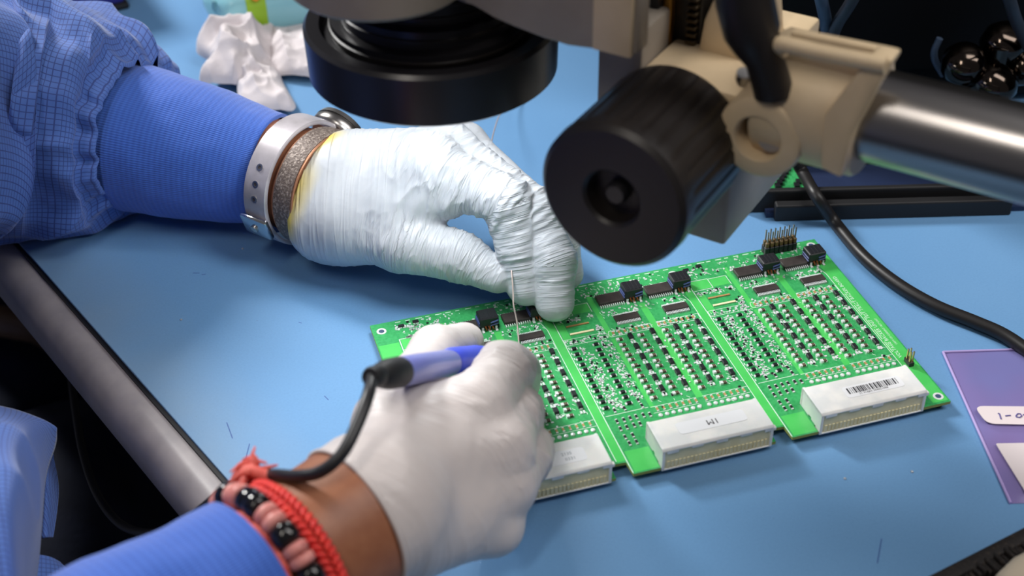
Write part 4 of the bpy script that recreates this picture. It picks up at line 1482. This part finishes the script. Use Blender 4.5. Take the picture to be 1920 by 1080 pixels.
# brown chair rail glimpsed below the sleeve
rl = MB().tube([at(-120, 598, -.16), at(0, 602, -.16), at(70, 615, -.165), at(110, 640, -.19)], .011, 16)
ch = thing('chair', 'brown chair rail in the shadow under the blue sleeve, left of the bench', 'chair', (-.45, -.1, -.75))
rl.build('arm_rail', m_rail, ch, smooth=60)
MB().box((-.62, -.30, -.50), (-.26, .16, -.46), .02).build('seat', mat('dark_seat', (26, 28, 36), .7), ch, smooth=40)
MB().lathe([(.0, -.75), (.2, -.75), (.2, -.72), (.03, -.68), (.03, -.50), (0, -.50)], (-.46, -.07, 0), (0, 0, 1), 24).build('pedestal', m_steel_dark, ch, smooth=40)


# ---- gloves
m_glove = bpy.data.materials.new('white_latex'); m_glove.use_nodes = True
nt = m_glove.node_tree; b_ = nt.nodes['Principled BSDF']
b_.inputs['Roughness'].default_value = .42; b_.inputs['Specular IOR Level'].default_value = .4
b_.inputs['Subsurface Weight'].default_value = .15; b_.inputs['Subsurface Radius'].default_value = (1, .8, .7); b_.inputs['Subsurface Scale'].default_value = .003
at_ = node(nt, 'ShaderNodeAttribute'); at_.attribute_name = 'stain'
mxg = node(nt, 'ShaderNodeMixRGB'); link(nt, at_.outputs['Fac'], mxg.inputs[0]); mxg.inputs[1].default_value = (*lin((186, 191, 198)), 1); mxg.inputs[2].default_value = (*lin((222, 196, 60)), 1)
link(nt, mxg.outputs['Color'], b_.inputs['Base Color'])
tg = node(nt, 'ShaderNodeTexCoord'); ng = node(nt, 'ShaderNodeTexNoise'); ng.inputs['Scale'].default_value = 260; ng.inputs['Detail'].default_value = 4
link(nt, tg.outputs['Object'], ng.inputs['Vector'])
bg_ = node(nt, 'ShaderNodeBump'); bg_.inputs['Strength'].default_value = .22; bg_.inputs['Distance'].default_value = .0006
hsum = mathn(nt, 'MULTIPLY', ng.outputs['Fac'], .05)
sx_ = node(nt, 'ShaderNodeSeparateXYZ'); link(nt, tg.outputs['Object'], sx_.inputs[0])
for cname, mname, fr, wt, cross in (('wrap_coord', 'wrap', 1.0, .5, 12.0), ('fold_coord', 'crease', 1.0, .7, 55.0), ('fold_coord', 'crease', 2.1, .4, 70.0)):
    ca_ = node(nt, 'ShaderNodeAttribute'); ca_.attribute_name = cname
    ma_ = node(nt, 'ShaderNodeAttribute'); ma_.attribute_name = mname
    cb_ = node(nt, 'ShaderNodeCombineXYZ')
    link(nt, mathn(nt, 'MULTIPLY', ca_.outputs['Fac'], fr), cb_.inputs[0])
    link(nt, mathn(nt, 'MULTIPLY', sx_.outputs[1], cross), cb_.inputs[1])
    link(nt, mathn(nt, 'MULTIPLY', sx_.outputs[2], cross), cb_.inputs[2])
    n7 = node(nt, 'ShaderNodeTexNoise'); n7.inputs['Scale'].default_value = 1.0; n7.inputs['Detail'].default_value = 1.0; n7.inputs['Distortion'].default_value = .35
    link(nt, cb_.outputs[0], n7.inputs['Vector'])
    rr = mathn(nt, 'SUBTRACT', 1.0, mathn(nt, 'MULTIPLY', mathn(nt, 'ABSOLUTE', mathn(nt, 'SUBTRACT', n7.outputs['Fac'], .5)), 7.0))
    rr = mathn(nt, 'POWER', mathn(nt, 'MAXIMUM', rr, 0.0), 1.6)
    hsum = mathn(nt, 'ADD', hsum, mathn(nt, 'MULTIPLY', mathn(nt, 'MULTIPLY', rr, ma_.outputs['Fac']), wt))
bg_.inputs['Strength'].default_value = .75; bg_.inputs['Distance'].default_value = .0009
link(nt, hsum, bg_.inputs['Height']); link(nt, bg_.outputs['Normal'], b_.inputs['Normal'])
m_glove_r = m_glove.copy(); m_glove_r.name = 'white_latex_thin'
for n in m_glove_r.node_tree.nodes:
    if n.type == 'MIX_RGB':
        n.inputs[1].default_value = (*lin((198, 190, 188)), 1)


def glove(name, palm, fingers, cut_p, cut_n, m, creases, hole=None, h=.0009, kp=.011, kf=.007, stain=False, wrist_amp=.0005, wrap_k=1.0, label=None, slabs=()):
    palm = [(np.array(a), np.array(b), ra, rb) for a, b, ra, rb in palm]
    allp = np.concatenate([[a, b] for a, b, _, _ in palm] + [[p for p, _ in f] for f in fingers])
    lo, hi = allp.min(0) - .032, allp.max(0) + .032
    cut_n = nrm(cut_n)

    def fn(P):
        d = None
        for i_, (a, b, ra, rb) in enumerate(palm):
            e = rcone(P, a, b, ra, rb)
            if i_ == 0:
                e = np.maximum(e, ((P - cut_p.astype(np.float32)) @ cut_n.astype(np.float32)))
            d = e if d is None else smin(d, e, kp)
        ff = None
        for f in fingers:
            g = None
            for (p, r), (q, s) in zip(f, f[1:]):
                e = rcone(P, p, q, r, s)
                g = e if g is None else smin(g, e, .004)
            ff = g if ff is None else smin(ff, g, .0016)
        d = smin(d, ff, kf)
        return np.maximum(d, ((P - cut_p.astype(np.float32)) @ cut_n.astype(np.float32)) - .002)
    V, Q = surface_nets(fn, lo, hi, h)
    me_ = np_mesh(name, V, Q)
    # orientation
    a, b, c = V[Q[:, 0]], V[Q[:, 1]], V[Q[:, 2]]
    if (np.cross(b - a, c - a) * a).sum() < 0:
        me_ = np_mesh(name, V, Q[:, ::-1])
    # relax
    bm_ = bmesh.new(); bm_.from_mesh(me_)
    for _ in range(2):
        bmesh.ops.smooth_vert(bm_, verts=bm_.verts, factor=.5, use_axis_x=True, use_axis_y=True, use_axis_z=True)
    bm_.to_mesh(me_); bm_.free()
    V = np.empty(len(me_.vertices) * 3, np.float32); me_.vertices.foreach_get('co', V); V = V.reshape(-1, 3)
    N = normals(me_)
    t = -((V - cut_p) @ cut_n)                   # distance from the hem
    ax = -cut_n
    d = np.zeros(len(V))
    cm = np.zeros(len(V), np.float32)
    # wraps round the wrist, running slightly skew
    side = nrm(np.cross(ax, (0, 0, 1)))
    q = np.stack([(V @ ax) * 230 - (V @ side) * 110 + vnoise(V * 40) * .8, (V @ side) * 7, V[:, 2] * 7], 1)
    wm = np.clip(1 - t / .075, 0, 1) ** .7
    d += wrist_amp * (ridge(q, 5) - .12) * wm
    # creases at the joints
    for J, dr, wdt, amp in creases:
        dr = nrm(dr)
        r2 = ((V - J) ** 2).sum(1)
        mk = np.exp(-r2 / wdt ** 2)
        cm = np.maximum(cm, mk * min(1, amp / .0014))
        perp = nrm(np.cross(dr, (.3, .5, .8))); p3 = np.cross(dr, perp)
        q = np.stack([(V @ dr) * 250 + vnoise(V * 90) * 1.4, (V @ perp) * 60 + 7, (V @ p3) * 60 + 3], 1)
        d += amp * (ridge(q, 2.5) - .3) * mk
    q = V * 70
    d += .0003 * (ridge(q + vnoise(q * .7)[:, None] * 1.5, 3) - .2) * (.35 + .65 * np.clip((t - .03) / .03, 0, 1))
    d += .0001 * (ridge(V * 170 + vnoise(V * 80)[:, None] * 1.2, 3) - .2)
    fade = np.clip(t / .004, 0, 1)
    V = V + N * (d * fade)[:, None]
    me_.vertices.foreach_set('co', V.astype(np.float32).ravel())
    at2 = me_.attributes.new('stain', 'FLOAT', 'POINT')
    st = np.zeros(len(V), np.float32)
    if stain:
        st = np.clip((vnoise(V * 55 + 3) - .42) * 4, 0, 1) * np.clip(1 - t / .012, 0, 1)
    at2.data.foreach_set('value', st.astype(np.float32))
    at3 = me_.attributes.new('crease', 'FLOAT', 'POINT')
    at3.data.foreach_set('value', np.clip(cm * 1.1 + .12 * np.clip((t - .05) / .03, 0, 1), 0, 1).astype(np.float32))
    fd = np.full(len(V), 1e9, np.float32); fd2 = fd.copy(); fc = np.zeros(len(V), np.float32)
    for fi, f in enumerate(fingers):
        acc_ = 0.0
        best_ = np.full(len(V), 1e9, np.float32)
        for (p, r), (q_, s_) in zip(f, f[1:]):
            L_ = np.linalg.norm(q_ - p); dr = (q_ - p) / L_
            e = rcone(V, p, q_, r, s_)
            fc = np.where(e < np.minimum(fd, best_), acc_ + (V - p) @ dr + fi * 3.0, fc); best_ = np.minimum(best_, e)
            acc_ += L_
        fd2 = np.minimum(np.maximum(fd, best_), fd2); fd = np.minimum(fd, best_)
    cm2 = np.clip(cm * 1.1 + .12 * np.clip((t - .05) / .03, 0, 1), 0, 1) * np.clip((fd2 - fd) / .005, 0, 1) * np.clip(1 - (fd - .004) / .006, 0, 1)
    at3.data.foreach_set('value', cm2.astype(np.float32))
    for nm_, vals in (('fold_coord', fc * 230), ('wrap_coord', (V @ ax) * 185 - (V @ side) * 105), ('wrap', wm * wrap_k)):
        me_.attributes.new(nm_, 'FLOAT', 'POINT').data.foreach_set('value', np.asarray(vals, np.float32))
    me_.update()
    o = link_mesh(name, me_, m, person, 180)
    if label: o['label'] = label
    return o


A3 = lambda x, y, z: at(x, y, z)
# left glove
wl = LA[3]
axl = nrm(LA[3] - LA[2])
Lw1, Lw2 = A3(672, 322, .050), A3(622, 410, .030)
im, ip, idp, it = A3(803, 312, .066), A3(950, 378, .058), A3(973, 462, .038), A3(986, 538, .0205)
mm, mp, md, mt = A3(838, 274, .066), A3(1000, 398, .050), A3(1036, 488, .033), A3(1040, 567, .0155)
rm, rp, rd, rt = A3(868, 276, .056), A3(1012, 404, .040), A3(1048, 458, .028), A3(1062, 512, .015)
pm, pp, pd, pt = A3(882, 292, .042), A3(1000, 400, .030), A3(1028, 440, .022), A3(1036, 480, .012)
tb, tm, ti_, tt = A3(665, 415, .034), A3(758, 455, .034), A3(862, 482, .030), A3(932, 517, .0245)
palm = [(LA[3] - axl * .03, LA[3] + axl * .008, .0285, .0285), (Lw1, im, .0185, .0135), (Lw1, mm, .0180, .0115), (Lw2, rm, .018, .012), (Lw2, pm, .017, .011),
        (Lw2, tb, .019, .0185), (tb, im, .0185, .0125), (Lw2, im, .018, .012), (A3(745, 392, .048), A3(838, 372, .056), .0125, .0095)]
fingers = [[(im, .0128), (ip, .0116), (idp, .0108), (it, .0094)], [(mm, .0118), (mp, .0114), (md, .0108), (mt, .0095)],
           [(rm, .0118), (rp, .0108), (rd, .0098), (rt, .0086)], [(pm, .011), (pp, .0098), (pd, .0088), (pt, .0078)],
           [(tb, .0180), (tm, .0146), (ti_, .0116), (tt, .0086)]]
cr = [(ip, idp - im, .022, .0020), (idp, it - ip, .016, .0016), (mp, md - mm, .02, .0018), (md, mt - mp, .016, .0014), (im, ip - im, .028, .0013), (tm, ti_ - tb, .022, .0014), (ti_, tt - tm, .018, .0014), ((im + ip) / 2, ip - im, .022, .0015)]
glove('glove', palm, fingers, LA[3] + axl * .0005, -axl, m_glove, cr, stain=True, label='brightly lit white glove of the left hand, pinching the solder wire')
# right glove
axr = nrm(RA[4] - RA[3])
cutn_r = -nrm(RA[3] - RA[2])
Rw1, Rw2 = A3(735, 895, .055), A3(752, 985, .042)
im, ip, idp, it = A3(893, 768, .060), A3(948, 693, .057), A3(966, 700, .038), A3(976, 716, .022)
mm, mp, md, mt = A3(936, 838, .051), A3(962, 775, .046), A3(968, 790, .026), A3(950, 790, .0135)
rm, rp, rd, rt = A3(944, 908, .038), A3(985, 850, .034), A3(982, 868, .0215), A3(955, 860, .0195)
pm, pp, pd, pt = A3(922, 985, .024), A3(944, 918, .022), A3(948, 930, .0125), A3(925, 930, .010)
tb, tm, ti_, tt = A3(738, 800, .060), A3(782, 720, .056), A3(818, 664, .046), A3(870, 642, .032)
palm = [(RA[3] + cutn_r * .03, RA[3] - cutn_r * .014, .0280, .0288), (Rw1, im, .0185, .0130), (Rw1, mm, .0190, .0130), (Rw2, rm, .0205, .0125), (Rw2, pm, .0205, .0118),
        (Rw1, tb, .0185, .0148), (tb, im, .0145, .0120)]
fingers = [[(im, .0130), (ip, .0114), (idp, .0104), (it, .0090)], [(mm, .0128), (mp, .0112), (md, .0102), (mt, .009)],
           [(rm, .0124), (rp, .0106), (rd, .0098), (rt, .0086)], [(pm, .0116), (pp, .0098), (pd, .009), (pt, .008)],
           [(tb, .0145), (tm, .0124), (ti_, .0113), (tt, .0089)]]
cr = [(ip, idp - im, .018, .0016), (mp, md - mm, .018, .0018), (rp, rd - rm, .018, .0018), (im, ip - im, .02, .0008), (mm, mp - mm, .018, .0008), (ti_, tt - tm, .016, .0013), (tt, tt - ti_, .012, .0008)]
glove('glove', palm, fingers, RA[3] - cutn_r * .0045, cutn_r, m_glove_r, cr, wrist_amp=.0003, wrap_k=.3, kf=.0045, kp=.0075, label='shaded white glove of the right hand, holding the soldering iron')
hf = nrm(np.cross(cutn_r, (0, 0, 1))); hg = np.cross(cutn_r, hf)
MB().tube([RA[3] - cutn_r * .0043 + (hf * math.cos(k * math.pi / 36) + hg * math.sin(k * math.pi / 36)) * .0284 for k in range(73)], .0010, 8, caps=False).build('glove_hem', m_glove_r, person, smooth=180)

# ------------------------------------------------------------------ soldering iron, watch, bracelets
Ei, Ti = at(702, 706, .100), at(976, 657, .0072)
axi = nrm(Ti - Ei); Li = float(np.linalg.norm(Ti - Ei))
m_viol = mat('violet_blue_plastic', (122, 128, 196), .3, spec=.6, coat=.3)
m_vivid = mat('vivid_blue_rubber', (70, 86, 210), .4)
iron = thing('soldering_iron', 'violet-blue soldering iron with black boot held in the right glove', 'soldering iron', tuple(Ti))
MB().lathe([(0, -.004), (.0032, -.004), (.0040, -.002), (.0042, .003), (.0038, .004), (.0048, .006), (.0058, .012), (.0060, .022), (.0056, .0235), (0, .0235)], Ei, axi, 32).build('boot', m_black, iron, smooth=40)
MB().lathe([(0, .0225), (.0053, .0225), (.0058, .024), (.0060, .04), (.0058, .070), (.0054, .0745), (0, .0745)], Ei, axi, 40).build('handle', m_viol, iron, smooth=40)
MB().lathe([(0, .0740), (.0056, .0742), (.0064, .077), (.0062, .085), (.0058, .105), (.0046, .118), (0, .119)], Ei, axi, 40, mod=lambda k, i: 1).build('grip', m_vivid, iron, smooth=40)
MB().lathe([(0, .118), (.0030, .118), (.0030, Li - .012), (.0022, Li - .010), (.0019, Li - .007), (.0003, Li), (0, Li)], Ei, axi, 24).build('tip', m_steel, iron, smooth=40)
cpts = [Ei - axi * .002] + [at(*p) for p in ((690, 742, .103), (668, 800, .100), (640, 852, .096), (602, 884, .091), (560, 893, .086), (510, 891, .076), (460, 900, .052), (425, 915, .030), (385, 950, .004), (340, 982, -.03), (280, 1000, -.06), (225, 982, -.08), (182, 925, -.09), (156, 850, -.10), (142, 770, -.11), (133, 700, -.12), (128, 640, -.13))]
MB().tube(bez(cpts, 8), .0023, 12).build('cord', mat('iron_cord', (30, 30, 33), .4), iron, smooth=60)


def ring_frame(c, ax_):
    ax_ = nrm(ax_)
    x = np.array([0, 0, 1.0]) - ax_ * ax_[2]
    x = nrm(x)
    return np.array(c), ax_, x, np.cross(ax_, x)


def ring_pt(fr_, th, r, h=0):
    c, a, x, y = fr_
    return c + a * h + (x * math.cos(th) + y * math.sin(th)) * r


def project(p):
    c = ROT @ (np.asarray(p) - CAM)
    return np.array([960 + F * c[0] / c[2], 540 + F * c[1] / c[2]])


def angle_near(fr_, r, px, h=0):
    """angle of the ring point on the camera's side closest to a pixel"""
    best = None
    for k in range(720):
        th = k * math.pi / 360
        p = ring_pt(fr_, th, r, h)
        n = ring_pt(fr_, th, 1) - fr_[0]
        if (CAM - p) @ n < -.02:
            continue
        d = np.linalg.norm(project(p) - np.array(px))
        if best is None or d < best[0]:
            best = (d, th)
    return best[1]


# wristwatch
m_strap = mat('silver_strap', (168, 163, 167), .36, metal=.35, noise=(40, (204, 198, 204), .4, .6))
wf = ring_frame(LA[2] * .54 + LA[3] * .46, axl)
watch = thing('wristwatch', 'silver-strapped wristwatch with a chrome case on the left wrist, beside the blue cuff', 'watch', tuple(wf[0] - np.array([0, 0, .033])))
RS = .0316
MB().lathe([(RS, -.0072), (RS + .0012, -.0075), (RS + .0022, -.0068), (RS + .0024, 0), (RS + .0022, .0068), (RS + .0012, .0075), (RS, .0072)], wf[0], axl, 120, closed=True).build('strap', m_strap, watch, smooth=50)
m_hole2 = mat('hole_dark', (60, 56, 62), .6)
for px in ((506, 320), (497, 349), (491, 374)):
    th = angle_near(wf, RS + .0024, px, .0005)
    p = ring_pt(wf, th, RS + .0020, .0005); n = nrm(ring_pt(wf, th, 1) - wf[0])
    ey = MB(); ey.lathe([(.0010, 0), (.0019, 0), (.0019, .0007), (.0010, .0007)], p, n, 16, closed=True)
    e_ = ey.build('eyelet', m_steel, watch, smooth=50)
    MB().lathe([(0, 0), (.0011, 0), (.0011, .00045), (0, .00045)], p, n, 12).build('hole', m_hole2, e_)
th = angle_near(wf, RS + .003, (500, 414))
p = ring_pt(wf, th, RS + .003); n = nrm(ring_pt(wf, th, 1) - wf[0]); tgt = np.cross(n, axl)
Mb = Matrix(((tgt[0], axl[0], n[0], p[0]), (tgt[1], axl[1], n[1], p[1]), (tgt[2], axl[2], n[2], p[2]), (0, 0, 0, 1)))
bk_ = MB(Mb); bk_.box((-.0065, -.0088, -.001), (.0065, .0088, .0022), .0012)
bk_ = bk_.build('buckle', mat('polished_steel', (205, 208, 212), .12, metal=1.0), watch, smooth=40)
MB(Mb).lathe([(0, .002), (.0022, .002), (.0022, .0034), (.001, .004), (0, .004)], (0, 0, 0), (0, 0, 1), 16).build('stud', m_steel, bk_, smooth=40)
cth = None
best = 1e9
for k in range(720):
    q = project(ring_pt(wf, k * math.pi / 360, RS + .005, .004))
    d = abs(q[0] - 640) + abs(q[1] - 252)
    if d < best:
        best, cth = d, k * math.pi / 360
p = ring_pt(wf, cth, RS - .0015, .001); n = nrm(ring_pt(wf, cth, 1) - wf[0])
MB().lathe([(0, -.0005), (.0130, -.0005), (.0152, .0012), (.0158, .0030), (.0158, .0058), (.0150, .0075), (.0140, .0082), (0, .0082)], p, n, 64).build('case', m_chrome, watch, smooth=35)
MB().lathe([(.0135, .0078), (.0158, .0072), (.0150, .0100), (.0132, .0102)], p, n, 64, closed=True).build('bezel', m_steel, watch, smooth=35)
MB().lathe([(0, .0104), (.008, .0102), (.0130, .0092), (.0130, .0080), (0, .0080)], p, n, 48).build('glass', mat('watch_glass', (22, 26, 36), .05, spec=.8, coat=.6), watch, smooth=35)
MB().lathe([(0, .0), (.0026, 0), (.0030, .001), (.0030, .0036), (0, .004)], p + axl * .0162 + n * .0042, axl, 20).build('crown', m_steel, watch, smooth=40)
# textured band
bf = ring_frame(LA[2] * .13 + LA[3] * .87, axl)
bnd2 = thing('bracelet', 'grey-brown textured band with coppery rims on the left wrist, between watch and glove', 'bracelet', tuple(bf[0] - np.array([0, 0, .032])))
RB = .0300
m_band = mat('grey_brown_band', (104, 92, 86), .5, noise=(700, (150, 138, 130), .5, .62), bump=(900, .6, .0007), metal=.3)
MB().lathe([(RB, -.0053), (RB + .0014, -.0055), (RB + .0018, 0), (RB + .0014, .0055), (RB, .0053)], bf[0], axl, 120, closed=True).build('band', m_band, bnd2, smooth=50)
m_cop = mat('copper_rim', (176, 126, 98), .35, metal=.6)
for h in (-.0060, .0060):
    MB().lathe([(RB + .0005 + .0007 * math.cos(a), h + .0007 * math.sin(a)) for a in [k * math.pi / 4 for k in range(8)]], bf[0], axl, 120, closed=True).build('rim', m_cop, bnd2, smooth=60)

# right wrist: braided red cord and bead strand
axr2 = nrm(RA[3] - RA[2])
m_red = mat('red_cord', (200, 34, 34), .55, noise=(300, (226, 58, 46), .4, .65), bump=(900, .4, .0004))
m_red2 = mat('faded_red_thread', (200, 74, 66), .65, noise=(200, (214, 104, 92), .4, .65), bump=(900, .4, .0004))
m_bead = mat('black_bead', (20, 19, 21), .12, spec=.6)
m_pink = mat('pink_bead', (214, 142, 134), .4, noise=(200, (200, 122, 116), .4, .6))


def arm_c(s):
    """centre on the arm axis, s metres from the glove hem towards the elbow"""
    return RA[3] - axr2 * s


RW = .0272
cf = ring_frame(arm_c(.0235), axr2)
cord = thing('bracelet', 'red braided cord bracelet with a frayed tassel on the right wrist', 'bracelet', tuple(cf[0] - np.array([0, 0, .03])))
bd = MB()
for k in range(66):
    for sgn in (-1, 1):
        th = 2 * math.pi * (k + (.5 if sgn > 0 else 0)) / 66
        p, q = ring_pt(cf, th, RW + .0018, sgn * .0036), ring_pt(cf, th + .075, RW + .0026, sgn * .0004)
        bd.tube([p, (p + q) / 2 + (ring_pt(cf, th, 1) - cf[0]) * .0006, q], [.0009, .00155, .0009], 6)
bd.build('braid', m_red, cord, smooth=60)
bd = MB()
for j in range(3):
    bd.tube([ring_pt(ring_frame(arm_c(.0385 + .0012 * j), axr2), k * math.pi / 40, RW + .0022 + .0006 * math.sin(k * .9 + j), .0012 * math.sin(k * .33 + j * 2)) for k in range(81)], .0011, 8)
bd.build('thread', m_red2, cord, smooth=60)
tas = MB()
t0 = at(470, 893, .072)
for k, e in enumerate(((478, 838), (472, 848), (455, 862), (440, 878), (432, 885), (520, 872), (500, 868), (428, 905), (434, 925), (446, 936), (455, 945), (508, 905), (525, 903))):
    b0 = t0 + np.array([rng.uniform(-.004, .004), rng.uniform(-.004, .004), rng.uniform(-.004, .004)])
    q = at(*e, .074 + rng.uniform(-.004, .006))
    mdl = (b0 + q) / 2 + np.array([rng.uniform(-.002, .002), rng.uniform(-.002, .002), .003])
    tas.tube(bez([b0, mdl, q], 5), [.0013] * 6 + [.0010, .0008, .0006, .0005, .0004], 6)
tas.tube(bez([at(445, 900, .072), at(470, 884, .076), at(505, 896, .075), at(530, 915, .074)], 6), .0024, 8)
tas.tube(bez([at(440, 925, .066), at(450, 890, .074), at(480, 880, .076)], 6), .0026, 8)
tas.build('tassel', m_red2, cord, smooth=60)
df = ring_frame(arm_c(.0325), axr2)
beads = thing('bracelet', 'bead bracelet of glossy black and pink beads on the right wrist', 'bracelet', tuple(df[0] - np.array([0, 0, .03])))
th = angle_near(df, RW + .004, (500, 925))
seq = [('black_bead', .0076), ('pink_bead', .0042), ('pink_bead', .0042)]
start = th - .0076 / 2 / (RW + .004)
k = 0
a = start
while a < start + 2 * math.pi - .12:
    nm, ln = seq[k % 3]
    da = ln / (RW + .0040)
    p = ring_pt(df, a + da / 2, RW + .0040)
    tg_ = np.cross(axr2, nrm(ring_pt(df, a + da / 2, 1) - df[0]))
    hl, r = ln / 2 * .97, (.0050 if k % 3 == 0 else .0047)
    MB().lathe([(0, -hl), (r * .72, -hl), (r * .95, -hl * .65), (r, 0), (r * .95, hl * .65), (r * .72, hl), (0, hl)], p, tg_, 24).build(nm, m_bead if k % 3 == 0 else m_pink, beads, smooth=60)
    a += da
    k += 1
